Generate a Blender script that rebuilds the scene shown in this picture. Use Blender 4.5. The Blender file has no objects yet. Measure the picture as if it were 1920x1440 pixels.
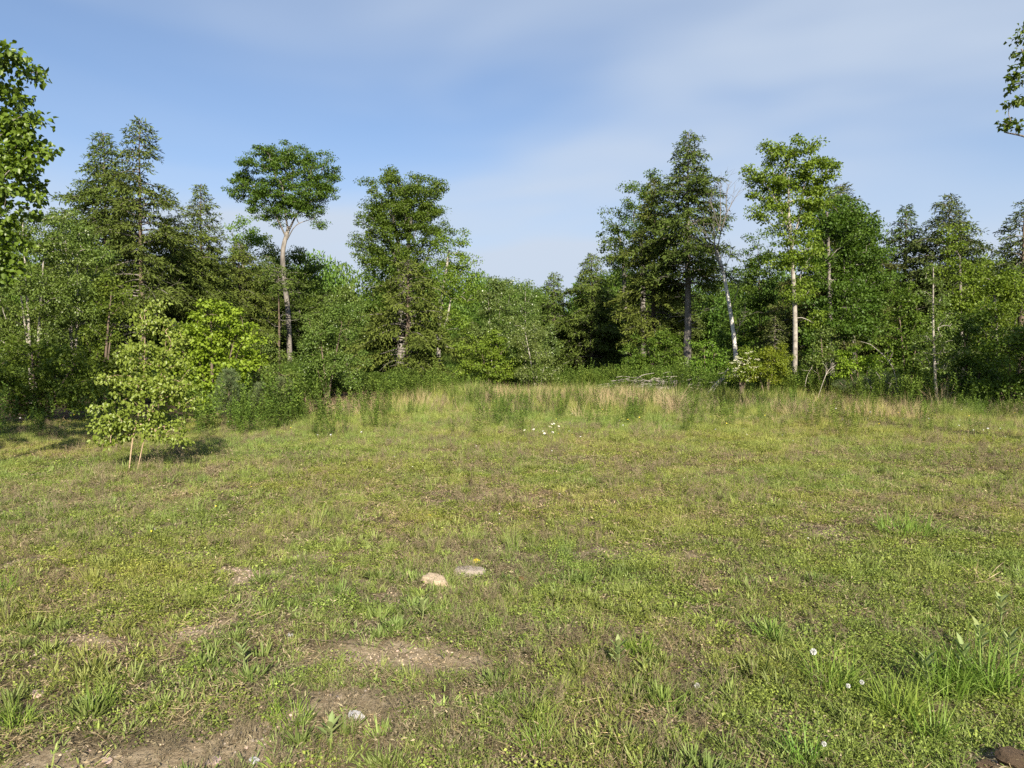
import bpy, math
import numpy as np
from mathutils import Vector

# ------------------------------------------------------------------ camera, sky, sun, exposure
SC = bpy.context.scene
COL = SC.collection
F = 1371.0            # focal length in photo pixels (1920 wide)
HZ = 668.0            # photo row of the horizon
CAMZ = 1.6
PITCH = math.atan((HZ - 720.0) / F)

cam_d = bpy.data.cameras.new('camera')
cam = bpy.data.objects.new('camera', cam_d)
COL.objects.link(cam)
cam_d.sensor_width = 36.0
cam_d.lens = F / 1920.0 * 36.0
cam_d.clip_start = 0.05
cam_d.clip_end = 2000.0
cam.location = (0, 0, CAMZ)
cam.rotation_euler = (math.pi / 2 + PITCH, 0, 0)
SC.camera = cam

SUN_EL = math.radians(29)
SUN_AZ = math.radians(168)      # clockwise from +Y: behind the camera, a little to the right
world = bpy.data.worlds.new('World')
SC.world = world
world.use_nodes = True
wt = world.node_tree
for n in list(wt.nodes):
    wt.nodes.remove(n)
sky = wt.nodes.new('ShaderNodeTexSky')
sky.sky_type = 'NISHITA'
sky.sun_disc = False
sky.sun_elevation = SUN_EL
sky.sun_rotation = SUN_AZ
sky.air_density = 1.0
sky.dust_density = 0.5
sky.ozone_density = 6.0
tc = wt.nodes.new('ShaderNodeTexCoord')
mp = wt.nodes.new('ShaderNodeMapping')
mp.inputs['Scale'].default_value = (0.75, 1.2, 2.6)
mp.inputs['Rotation'].default_value = (0.0, math.radians(14), 0.0)
mp.inputs['Location'].default_value = (1.77, 0.2, -1.52)
nz = wt.nodes.new('ShaderNodeTexNoise')
nz.inputs['Scale'].default_value = 1.5
nz.inputs['Detail'].default_value = 3.0
nz.inputs['Roughness'].default_value = 0.55
nz.inputs['Distortion'].default_value = 0.5
rp = wt.nodes.new('ShaderNodeMapRange')
rp.interpolation_type = 'SMOOTHSTEP'
rp.inputs['From Min'].default_value = 0.30
rp.inputs['From Max'].default_value = 0.82
rp.inputs['To Min'].default_value = 0.0
rp.inputs['To Max'].default_value = 0.72
mx = wt.nodes.new('ShaderNodeMix')
mx.data_type = 'RGBA'
mx.inputs['B'].default_value = (4.15, 4.8, 5.75, 1)       # thin high cirrus
bg = wt.nodes.new('ShaderNodeBackground')
bg.inputs['Strength'].default_value = 0.066
wo = wt.nodes.new('ShaderNodeOutputWorld')
wt.links.new(tc.outputs['Generated'], mp.inputs['Vector'])
wt.links.new(mp.outputs['Vector'], nz.inputs['Vector'])
wt.links.new(nz.outputs['Fac'], rp.inputs['Value'])
# the veil looks thicker toward the horizon, where the view runs through more of it
sx_ = wt.nodes.new('ShaderNodeSeparateXYZ')
wt.links.new(tc.outputs['Generated'], sx_.inputs['Vector'])
zm = wt.nodes.new('ShaderNodeMath')
zm.operation = 'MAXIMUM'
zm.inputs[1].default_value = 0.10
wt.links.new(sx_.outputs['Z'], zm.inputs[0])
zd = wt.nodes.new('ShaderNodeMath')
zd.operation = 'DIVIDE'
zd.inputs[0].default_value = 0.040
zp = wt.nodes.new('ShaderNodeMath')
zp.operation = 'POWER'
zp.inputs[1].default_value = 1.5
wt.links.new(zm.outputs['Value'], zp.inputs[0])
wt.links.new(zp.outputs['Value'], zd.inputs[1])
za = wt.nodes.new('ShaderNodeMath')
za.operation = 'ADD'
za.use_clamp = True
wt.links.new(zd.outputs['Value'], za.inputs[0])
wt.links.new(rp.outputs['Result'], za.inputs[1])
wt.links.new(za.outputs['Value'], mx.inputs['Factor'])
wt.links.new(sky.outputs['Color'], mx.inputs['A'])
wt.links.new(mx.outputs['Result'], bg.inputs['Color'])
wt.links.new(bg.outputs['Background'], wo.inputs['Surface'])

sun_d = bpy.data.lights.new('sun', 'SUN')
sun_d.energy = 5.0
sun_d.angle = math.radians(0.5)
sun_d.color = (1.0, 0.90, 0.74)
sun = bpy.data.objects.new('sun', sun_d)
COL.objects.link(sun)
to_sun = Vector((math.sin(SUN_AZ) * math.cos(SUN_EL), math.cos(SUN_AZ) * math.cos(SUN_EL), math.sin(SUN_EL)))
sun.rotation_euler = to_sun.to_track_quat('Z', 'Y').to_euler()
sun.location = (5, -20, 30)

SC.view_settings.view_transform = 'Standard'
SC.view_settings.look = 'None'
SC.view_settings.gamma = 1.0
SC.view_settings.use_curve_mapping = False
SC.view_settings.exposure = 1.15
SC.render.engine = 'CYCLES'
SC.cycles.use_denoising = False
SC.cycles.max_bounces = 6
SC.cycles.diffuse_bounces = 3
SC.cycles.glossy_bounces = 2
SC.cycles.transmission_bounces = 4
SC.cycles.sample_clamp_indirect = 4.0
SC.cycles.caustics_reflective = False
SC.cycles.caustics_refractive = False

# ------------------------------------------------------------------ helpers
CP, SP = math.cos(PITCH), math.sin(PITCH)


def ray(px, py):
    x, y, z = (px - 960.0) / F, 1.0, (720.0 - py) / F
    return np.array([x, y * CP - z * SP, y * SP + z * CP])


def at(px, py, D):
    """world point seen at photo pixel (px, py) at depth y = D"""
    r = ray(px, py)
    return np.array([0, 0, CAMZ]) + r * (D / r[1])


def lattice(seed):
    r = np.random.default_rng(seed)
    return r.random((256, 256))


_LAT = {}


def vnoise(x, y, scale, seed):
    if seed not in _LAT:
        _LAT[seed] = lattice(seed)
    g = _LAT[seed]
    x = np.asarray(x, float) / scale + 1000.37
    y = np.asarray(y, float) / scale + 1000.71
    xi = np.floor(x).astype(int)
    yi = np.floor(y).astype(int)
    u = x - xi
    v = y - yi
    u = u * u * (3 - 2 * u)
    v = v * v * (3 - 2 * v)
    a = g[xi % 256, yi % 256]
    b = g[(xi + 1) % 256, yi % 256]
    c = g[xi % 256, (yi + 1) % 256]
    d = g[(xi + 1) % 256, (yi + 1) % 256]
    return (a * (1 - u) + b * u) * (1 - v) + (c * (1 - u) + d * u) * v


def fbm(x, y, scale, seed, octv=4):
    s, a, t = 0.0, 1.0, 0.0
    for i in range(octv):
        s = s + a * vnoise(x, y, scale / 2 ** i, seed + i * 17)
        t += a
        a *= 0.55
    return s / t


def gz(x, y):
    """ground height"""
    x = np.asarray(x, float)
    y = np.asarray(y, float)
    far = np.clip((y - 45) / 60, 0, 1)
    h = 0.028 * (fbm(x, y, 0.45, 25, 2) - 0.5) * np.clip(30 / np.maximum(y, 1) - 1, 0, 1) + 0.10 * (fbm(x, y, 3.2, 5, 4) - 0.5) + 0.22 * (fbm(x, y, 14.0, 9, 3) - 0.5)
    h = h * np.clip(np.hypot(x, y) / 3.0, 0.35, 1)
    # a rutted hummock at the near right corner
    h = h + 0.10 * np.exp(-(((x - 2.15) / 0.35) ** 2 + ((y - 2.75) / 0.3) ** 2))
    return h + far * 1.5


def ground_at(px, py):
    r = ray(px, py)
    o = np.array([0, 0, CAMZ])
    D = -CAMZ / r[2] * r[1]
    for _ in range(8):
        p = o + r * (D / r[1])
        D = D + (gz(p[0], p[1]) - p[2]) / r[2] * r[1] * 0.8
    p = o + r * (D / r[1])
    return np.array([p[0], p[1], float(gz(p[0], p[1]))])


def norm(v):
    return v / np.maximum(np.linalg.norm(v, axis=-1, keepdims=True), 1e-9)


def build_mesh(name, V, faces_list, mats, rnd=None, mat_idx=None, smooth=False):
    """faces_list: list of int arrays (n,k)"""
    me = bpy.data.meshes.new(name)
    V = np.asarray(V, np.float32)
    me.vertices.add(len(V))
    me.vertices.foreach_set('co', V.ravel())
    loops = np.concatenate([f.ravel() for f in faces_list]).astype(np.int32)
    tot = np.concatenate([np.full(len(f), f.shape[1], np.int32) for f in faces_list])
    start = np.concatenate([[0], np.cumsum(tot)[:-1]]).astype(np.int32)
    me.loops.add(len(loops))
    me.loops.foreach_set('vertex_index', loops)
    me.polygons.add(len(tot))
    me.polygons.foreach_set('loop_start', start)
    me.polygons.foreach_set('loop_total', tot)
    if smooth:
        me.polygons.foreach_set('use_smooth', np.ones(len(tot), bool))
    for m in (mats if isinstance(mats, (list, tuple)) else [mats]):
        me.materials.append(m)
    if mat_idx is not None:
        me.polygons.foreach_set('material_index', np.asarray(mat_idx, np.int32))
    me.update(calc_edges=True)
    if rnd is not None:
        a = me.attributes.new('rnd', 'FLOAT', 'FACE')
        a.data.foreach_set('value', np.asarray(rnd, np.float32))
    return me


def link(name, me, parent=None, loc=None):
    o = bpy.data.objects.new(name, me)
    COL.objects.link(o)
    if parent is not None:
        o.parent = parent
    if loc is not None:
        o.location = loc
    if name in ('branches', 'crown', 'blossom'):
        o['kind'] = 'stuff'
    return o


def tag(o, label, cat, group=None):
    o['label'] = label
    o['category'] = cat
    if group:
        o['group'] = group
    return o


def empty(name, loc, label, cat, group=None):
    o = bpy.data.objects.new(name, None)
    COL.objects.link(o)
    o.location = tuple(float(v) for v in loc)
    o.empty_display_size = 0.2
    return tag(o, label, cat, group)


class Geo:
    """collects vertices and faces"""
    def __init__(self):
        self.V, self.Fs, self.R, self.n = [], {}, {}, 0

    def add(self, V, Fa, rnd):
        V = np.asarray(V, float).reshape(-1, 3)
        k = Fa.shape[1]
        self.V.append(V)
        self.Fs.setdefault(k, []).append(Fa + self.n)
        self.R.setdefault(k, []).append(np.broadcast_to(rnd, (len(Fa),)).astype(float))
        self.n += len(V)

    def mesh(self, name, mat, smooth=False):
        ks = sorted(self.Fs)
        return build_mesh(name, np.concatenate(self.V), [np.concatenate(self.Fs[k]) for k in ks], mat,
                          np.concatenate([np.concatenate(self.R[k]) for k in ks]), smooth=smooth)


def orth(d, n):
    s = norm(np.cross(d, n))
    return s, norm(np.cross(s, d))


def kites(g, C, d, n, L, w, rnd, fold=0.18, droop=0.10, mid=0.42):
    """simple four-cornered leaf faces"""
    N = len(C)
    d = norm(d)
    s, n = orth(d, n)
    L = np.broadcast_to(L, (N,))[:, None]
    w = np.broadcast_to(w, (N,))[:, None]
    v = np.stack([C, C + d * L * mid + s * w / 2 + n * w * fold, C + d * L - n * L * droop,
                  C + d * L * mid - s * w / 2 + n * w * fold], 1)
    f = np.arange(N * 4).reshape(N, 4)
    g.add(v, f, rnd)


def leaves6(g, C, d, n, L, w, rnd, fold=0.2, droop=0.18):
    """leaf of two halves folded along the midrib, rounded outline"""
    N = len(C)
    d = norm(d)
    s, n = orth(d, n)
    L = np.broadcast_to(L, (N,))[:, None]
    w = np.broadcast_to(w, (N,))[:, None]
    tip = C + d * L - n * L * droop
    v = np.stack([C, C + d * L * .22 + s * w * .46 + n * w * fold, C + d * L * .62 + s * w * .42 + n * (w * fold - L * droop * .4), tip,
                  C + d * L * .62 - s * w * .42 + n * (w * fold - L * droop * .4), C + d * L * .22 - s * w * .46 + n * w * fold], 1)
    b = np.arange(N)[:, None] * 6
    f = np.concatenate([b + np.array([[0, 1, 2, 3]]), b + np.array([[0, 3, 4, 5]])])
    g.add(v, f, np.concatenate([np.broadcast_to(rnd, (N,)), np.broadcast_to(rnd, (N,))]))


def tube(g, pts, rad, sides=8, rnd=0.5, cap=True):
    pts = np.asarray(pts, float)
    rad = np.asarray(rad, float)
    t = norm(np.gradient(pts, axis=0))
    ref = np.array([0.31, 0.87, 0.12]) if abs(t[0][2]) > .5 else np.array([0, 0, 1.0])
    s, n = orth(t, np.broadcast_to(ref, t.shape))
    a = np.linspace(0, 2 * np.pi, sides, endpoint=False)
    ring = pts[:, None, :] + rad[:, None, None] * (np.cos(a)[None, :, None] * s[:, None, :] + np.sin(a)[None, :, None] * n[:, None, :])
    M = len(pts)
    i = np.arange(M - 1)[:, None] * sides
    j = np.arange(sides)[None, :]
    jn = (j + 1) % sides
    f = np.stack([i + j, i + jn, i + sides + jn, i + sides + j], -1).reshape(-1, 4)
    g.add(ring, f, rnd)
    if cap:
        g.add(ring[-1], np.arange(sides)[None, :], rnd)


def sticks(g, A, B, ra, rb, sides=4, rnd=0.5):
    """many straight tapered sticks at once"""
    N = len(A)
    t = norm(B - A)
    ref = np.where(np.abs(t[:, 2:3]) > .8, np.array([[1.0, 0.2, 0]]), np.array([[0, 0, 1.0]]))
    s, n = orth(t, ref)
    a = np.linspace(0, 2 * np.pi, sides, endpoint=False)
    off = np.cos(a)[None, :, None] * s[:, None] + np.sin(a)[None, :, None] * n[:, None]
    ra = np.broadcast_to(ra, (N,))[:, None, None]
    rb = np.broadcast_to(rb, (N,))[:, None, None]
    v = np.concatenate([A[:, None] + off * ra, B[:, None] + off * rb], 1)
    b = np.arange(N)[:, None] * (2 * sides)
    fs = []
    for k in range(sides):
        kn = (k + 1) % sides
        fs.append(b + np.array([[k, kn, sides + kn, sides + k]]))
    g.add(v, np.concatenate(fs), np.tile(np.broadcast_to(rnd, (N,)), sides))


def smooth_path(ctrl, n=24):
    """Catmull-Rom through control rows"""
    P = np.asarray(ctrl, float)
    if len(P) == 2:
        t = np.linspace(0, 1, n)[:, None]
        return P[0] * (1 - t) + P[1] * t
    P = np.vstack([2 * P[0] - P[1], P, 2 * P[-1] - P[-2]])
    m = len(P) - 3
    out = []
    for q in np.linspace(0, m - 1e-6, n):
        i = int(q)
        u = q - i
        a, b, c, d = P[i:i + 4]
        out.append(0.5 * ((2 * b) + (-a + c) * u + (2 * a - 5 * b + 4 * c - d) * u * u + (-a + 3 * b - 3 * c + d) * u ** 3))
    return np.array(out)


def rand_dir(r, n):
    return norm(r.normal(size=(n, 3)))


# ------------------------------------------------------------------ materials
def new_mat(name):
    m = bpy.data.materials.new(name)
    m.use_nodes = True
    t = m.node_tree
    for n in list(t.nodes):
        t.nodes.remove(n)
    return m, t


def leaf_mat(name, a, b, trans=0.34, rough=0.5, spec=0.25, tcol=None, instancer=False):
    """two-tone leaf: colour runs from a to b by a random number stored per leaf"""
    m, t = new_mat(name)
    at_ = t.nodes.new('ShaderNodeAttribute')
    at_.attribute_name = 'rnd'
    mix = t.nodes.new('ShaderNodeMix')
    mix.data_type = 'RGBA'
    mix.inputs['A'].default_value = (*a, 1)
    mix.inputs['B'].default_value = (*b, 1)
    t.links.new(at_.outputs['Fac'], mix.inputs['Factor'])
    col = mix.outputs['Result']
    if instancer:
        ai = t.nodes.new('ShaderNodeAttribute')
        ai.attribute_type = 'INSTANCER'
        ai.attribute_name = 'tint'
        mu = t.nodes.new('ShaderNodeMix')
        mu.data_type = 'RGBA'
        mu.blend_type = 'MULTIPLY'
        mu.inputs['Factor'].default_value = 1.0
        t.links.new(col, mu.inputs['A'])
        t.links.new(ai.outputs['Color'], mu.inputs['B'])
        col = mu.outputs['Result']
    else:
        oi = t.nodes.new('ShaderNodeObjectInfo')
        hs = t.nodes.new('ShaderNodeHueSaturation')
        mr = t.nodes.new('ShaderNodeMapRange')
        mr.inputs['To Min'].default_value = 0.485
        mr.inputs['To Max'].default_value = 0.515
        t.links.new(oi.outputs['Random'], mr.inputs['Value'])
        t.links.new(mr.outputs['Result'], hs.inputs['Hue'])
        t.links.new(col, hs.inputs['Color'])
        col = hs.outputs['Color']
    bs = t.nodes.new('ShaderNodeBsdfPrincipled')
    bs.inputs['Roughness'].default_value = rough
    bs.inputs['Specular IOR Level'].default_value = spec
    t.links.new(col, bs.inputs['Base Color'])
    out = t.nodes.new('ShaderNodeOutputMaterial')
    if trans > 0:
        tr = t.nodes.new('ShaderNodeBsdfTranslucent')
        tm = t.nodes.new('ShaderNodeMix')
        tm.data_type = 'RGBA'
        tm.blend_type = 'MULTIPLY'
        tm.inputs['Factor'].default_value = 1.0
        tm.inputs['B'].default_value = (*(tcol or (1.25, 1.25, 0.55)), 1)
        t.links.new(col, tm.inputs['A'])
        t.links.new(tm.outputs['Result'], tr.inputs['Color'])
        ms = t.nodes.new('ShaderNodeMixShader')
        ms.inputs['Fac'].default_value = trans
        t.links.new(bs.outputs['BSDF'], ms.inputs[1])
        t.links.new(tr.outputs['BSDF'], ms.inputs[2])
        t.links.new(ms.outputs['Shader'], out.inputs['Surface'])
    else:
        t.links.new(bs.outputs['BSDF'], out.inputs['Surface'])
    return m


def noise_mat(name, stops, scale=8.0, detail=6.0, rough=0.85, bump=0.3, stretch=(1, 1, 1), bump_scale=None, spec=0.2):
    m, t = new_mat(name)
    tcn = t.nodes.new('ShaderNodeTexCoord')
    mpn = t.nodes.new('ShaderNodeMapping')
    mpn.inputs['Scale'].default_value = stretch
    nzn = t.nodes.new('ShaderNodeTexNoise')
    nzn.inputs['Scale'].default_value = scale
    nzn.inputs['Detail'].default_value = detail
    nzn.inputs['Roughness'].default_value = 0.65
    cr = t.nodes.new('ShaderNodeValToRGB')
    el = cr.color_ramp.elements
    while len(el) < len(stops):
        el.new(0.5)
    for e, (p, c) in zip(el, stops):
        e.position = p
        e.color = (*c, 1)
    bs = t.nodes.new('ShaderNodeBsdfPrincipled')
    bs.inputs['Roughness'].default_value = rough
    bs.inputs['Specular IOR Level'].default_value = spec
    nb = t.nodes.new('ShaderNodeTexNoise')
    nb.inputs['Scale'].default_value = bump_scale or scale * 4
    nb.inputs['Detail'].default_value = 5
    bu = t.nodes.new('ShaderNodeBump')
    bu.inputs['Strength'].default_value = bump
    bu.inputs['Distance'].default_value = 0.02
    out = t.nodes.new('ShaderNodeOutputMaterial')
    t.links.new(tcn.outputs['Object'], mpn.inputs['Vector'])
    t.links.new(mpn.outputs['Vector'], nzn.inputs['Vector'])
    t.links.new(mpn.outputs['Vector'], nb.inputs['Vector'])
    t.links.new(nzn.outputs['Fac'], cr.inputs['Fac'])
    t.links.new(cr.outputs['Color'], bs.inputs['Base Color'])
    t.links.new(nb.outputs['Fac'], bu.inputs['Height'])
    t.links.new(bu.outputs['Normal'], bs.inputs['Normal'])
    t.links.new(bs.outputs['BSDF'], out.inputs['Surface'])
    return m


M = {}
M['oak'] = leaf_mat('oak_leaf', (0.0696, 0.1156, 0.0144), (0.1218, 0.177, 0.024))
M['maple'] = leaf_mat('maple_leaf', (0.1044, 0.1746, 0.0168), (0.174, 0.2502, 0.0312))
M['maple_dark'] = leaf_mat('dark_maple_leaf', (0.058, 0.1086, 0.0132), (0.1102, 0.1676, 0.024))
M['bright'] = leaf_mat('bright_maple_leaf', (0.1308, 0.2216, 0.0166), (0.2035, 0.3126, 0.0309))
M['birch'] = leaf_mat('birch_leaf', (0.0928, 0.1475, 0.024), (0.1682, 0.2242, 0.048), rough=0.42, spec=0.4)
M['birch_near'] = leaf_mat('sapling_leaf', (0.1227, 0.189, 0.0218), (0.2218, 0.297, 0.0546), rough=0.42, spec=0.4)
M['aspen'] = leaf_mat('aspen_leaf', (0.1044, 0.1558, 0.0336), (0.1798, 0.2301, 0.0624), rough=0.38, spec=0.5)
M['broad'] = leaf_mat('broad_leaf', (0.0766, 0.1345, 0.0134), (0.1378, 0.2063, 0.023), rough=0.4, spec=0.45)
M['yellow'] = leaf_mat('yellow_green_leaf', (0.135, 0.185, 0.014), (0.215, 0.255, 0.026))
M['beech'] = leaf_mat('beech_leaf', (0.0719, 0.1274, 0.0144), (0.1334, 0.1947, 0.0264))
M['hemlock'] = leaf_mat('hemlock_needles', (0.0491, 0.0795, 0.0168), (0.1046, 0.1469, 0.0312), trans=0.12, rough=0.75, spec=0.08)
M['hemlock_b'] = leaf_mat('hemlock_needles_olive', (0.0572, 0.0867, 0.0156), (0.1245, 0.1613, 0.0336), trans=0.12, rough=0.75, spec=0.08)
M['spruce'] = leaf_mat('spruce_needles', (0.0522, 0.0732, 0.0216), (0.1044, 0.1239, 0.036), trans=0.1, rough=0.75, spec=0.08)
M['pine'] = leaf_mat('pine_needles', (0.085, 0.125, 0.048), (0.165, 0.200, 0.085), trans=0.15)
M['bark'] = noise_mat('grey_bark', [(0.3, (0.085, 0.076, 0.066)), (0.55, (0.19, 0.172, 0.150)), (0.75, (0.30, 0.275, 0.245))], 6, stretch=(1, 1, .25), bump=0.6)
M['bark_dark'] = noise_mat('dark_bark', [(0.3, (0.055, 0.042, 0.032)), (0.6, (0.15, 0.115, 0.085)), (0.8, (0.25, 0.20, 0.16))], 10, stretch=(1, 1, .3), bump=0.7)
M['bark_pale'] = noise_mat('pale_bark', [(0.34, (0.13, 0.115, 0.10)), (0.47, (0.27, 0.245, 0.21)), (0.7, (0.40, 0.37, 0.325))], 5, stretch=(1, 1, 1.2), bump=0.3)
M['bark_tan'] = noise_mat('tan_bark', [(0.3, (0.18, 0.125, 0.08)), (0.55, (0.40, 0.30, 0.20)), (0.8, (0.52, 0.42, 0.30))], 12, bump=0.3)
M['bark_white'] = noise_mat('white_bark', [(0.30, (0.16, 0.145, 0.13)), (0.42, (0.44, 0.42, 0.385)), (0.7, (0.60, 0.58, 0.54))], 5, stretch=(1, 1, 1.4), bump=0.3)
M['deadwood'] = noise_mat('bleached_wood', [(0.3, (0.22, 0.19, 0.155)), (0.55, (0.42, 0.38, 0.33)), (0.8, (0.60, 0.56, 0.50))], 10, stretch=(1, 1, .3), bump=0.4)

# ground: earth, moss and litter; bare = gravelly soil, wood = leaf litter (both are what lies there)
gm, t = new_mat('earth')
tcg = t.nodes.new('ShaderNodeTexCoord')


def nnode(scale, detail=6, rough=0.6):
    n = t.nodes.new('ShaderNodeTexNoise')
    n.inputs['Scale'].default_value = scale
    n.inputs['Detail'].default_value = detail
    n.inputs['Roughness'].default_value = rough
    t.links.new(tcg.outputs['Object'], n.inputs['Vector'])
    return n


def ramp(n, stops):
    cr = t.nodes.new('ShaderNodeValToRGB')
    el = cr.color_ramp.elements
    while len(el) < len(stops):
        el.new(0.5)
    for e, (p, c) in zip(el, stops):
        e.position = p
        e.color = (*c, 1)
    t.links.new(n.outputs['Fac'], cr.inputs['Fac'])
    return cr.outputs['Color']


def gmix(fac, a, b):
    n = t.nodes.new('ShaderNodeMix')
    n.data_type = 'RGBA'
    t.links.new(fac, n.inputs['Factor'])
    t.links.new(a, n.inputs['A'])
    t.links.new(b, n.inputs['B'])
    return n.outputs['Result']


turf = ramp(nnode(9, 8, .7), [(0.30, (0.055, 0.043, 0.028)), (0.48, (0.135, 0.107, 0.066)), (0.60, (0.130, 0.112, 0.058)), (0.75, (0.24, 0.190, 0.122))])
soil = ramp(nnode(26, 8, .75), [(0.30, (0.12, 0.084, 0.048)), (0.5, (0.31, 0.245, 0.160)), (0.72, (0.50, 0.41, 0.285))])
litter = ramp(nnode(12, 7, .7), [(0.3, (0.030, 0.022, 0.013)), (0.6, (0.085, 0.058, 0.034)), (0.8, (0.14, 0.10, 0.06))])
ab = t.nodes.new('ShaderNodeAttribute')
ab.attribute_name = 'bare'
aw = t.nodes.new('ShaderNodeAttribute')
aw.attribute_name = 'wood'
colr = gmix(aw.outputs['Fac'], gmix(ab.outputs['Fac'], turf, soil), litter)
bs = t.nodes.new('ShaderNodeBsdfPrincipled')
bs.inputs['Roughness'].default_value = 0.95
bs.inputs['Specular IOR Level'].default_value = 0.1
bu = t.nodes.new('ShaderNodeBump')
bu.inputs['Strength'].default_value = 0.8
bu.inputs['Distance'].default_value = 0.03
t.links.new(nnode(45, 6, .75).outputs['Fac'], bu.inputs['Height'])
t.links.new(bu.outputs['Normal'], bs.inputs['Normal'])
t.links.new(colr, bs.inputs['Base Color'])
go = t.nodes.new('ShaderNodeOutputMaterial')
t.links.new(bs.outputs['BSDF'], go.inputs['Surface'])

# ------------------------------------------------------------------ fields over the meadow
BARE_SPOTS = [(490, 1075, .55, .32), (800, 1128, .50, .26), (740, 1240, .62, .24), (400, 1180, .40, .2), (640, 1330, .5, .22),
              (430, 1400, .5, .16), (150, 1215, .35, .2), (620, 1050, .45, .25), (300, 1000, .5, .4), (880, 930, .9, .6),
              (1230, 1040, .5, .35), (1560, 1000, .45, .35), (1870, 1420, .28, .22), (200, 1430, .4, .15), (1060, 860, .8, .6)]
_BS = [(ground_at(a, b), rx, ry) for a, b, rx, ry in BARE_SPOTS]


def bare(x, y):
    b = .7 * np.clip((fbm(x, y, 0.6, 41, 5) - 0.63) / 0.10, 0, 1) * np.clip(1.25 - y / 14, 0, 1) * np.clip(1.0 - (x + 1.0) / 3.5, 0.12, 1)
    for p, rx, ry in _BS:
        q = ((x - p[0]) / rx) ** 2 + ((y - p[1]) / ry) ** 2
        b = np.maximum(b, np.clip(1.35 - q - 4.5 * (fbm(x, y, 0.25, 47, 5) - 0.39), 0, 1))
    return b


EDGE = [(-60, 13.5), (-13, 14.5), (-10, 15.5), (-7.2, 17.5), (-5.2, 19), (-3.8, 23), (-3.2, 31), (0, 35.5), (6, 35), (10, 31), (14, 26.5), (18, 23), (60, 21)]
_ex, _ey = np.array(EDGE).T


def wood(x, y):
    e = np.interp(x, _ex, _ey)
    return np.clip((y - e + 2.0 * (fbm(x, y, 3, 77, 3) - .5)) / 2.5, 0, 1)


# ------------------------------------------------------------------ the ground
def spaced(lo, hi, n, c, k):
    u = np.linspace(math.asinh((lo - c) / k), math.asinh((hi - c) / k), n)
    return c + k * np.sinh(u)


gx = spaced(-320, 320, 250, 0, 2.5)
gy = spaced(-60, 420, 290, 3.5, 2.5)
X, Y = np.meshgrid(gx, gy)
Z = gz(X, Y)
nx_, ny_ = len(gx), len(gy)
i = np.arange(ny_ - 1)[:, None] * nx_ + np.arange(nx_ - 1)[None, :]
fq = np.stack([i, i + 1, i + nx_ + 1, i + nx_], -1).reshape(-1, 4)
gme = build_mesh('ground', np.stack([X, Y, Z], -1).reshape(-1, 3), [fq], gm, smooth=True)
for nm, val in (('bare', bare(X, Y)), ('wood', wood(X, Y))):
    a = gme.attributes.new(nm, 'FLOAT', 'POINT')
    a.data.foreach_set('value', val.ravel().astype(np.float32))
ground = link('ground', gme)
ground['kind'] = 'structure'

# ------------------------------------------------------------------ trees
def px_len(p, D):
    return p / F * D


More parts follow.
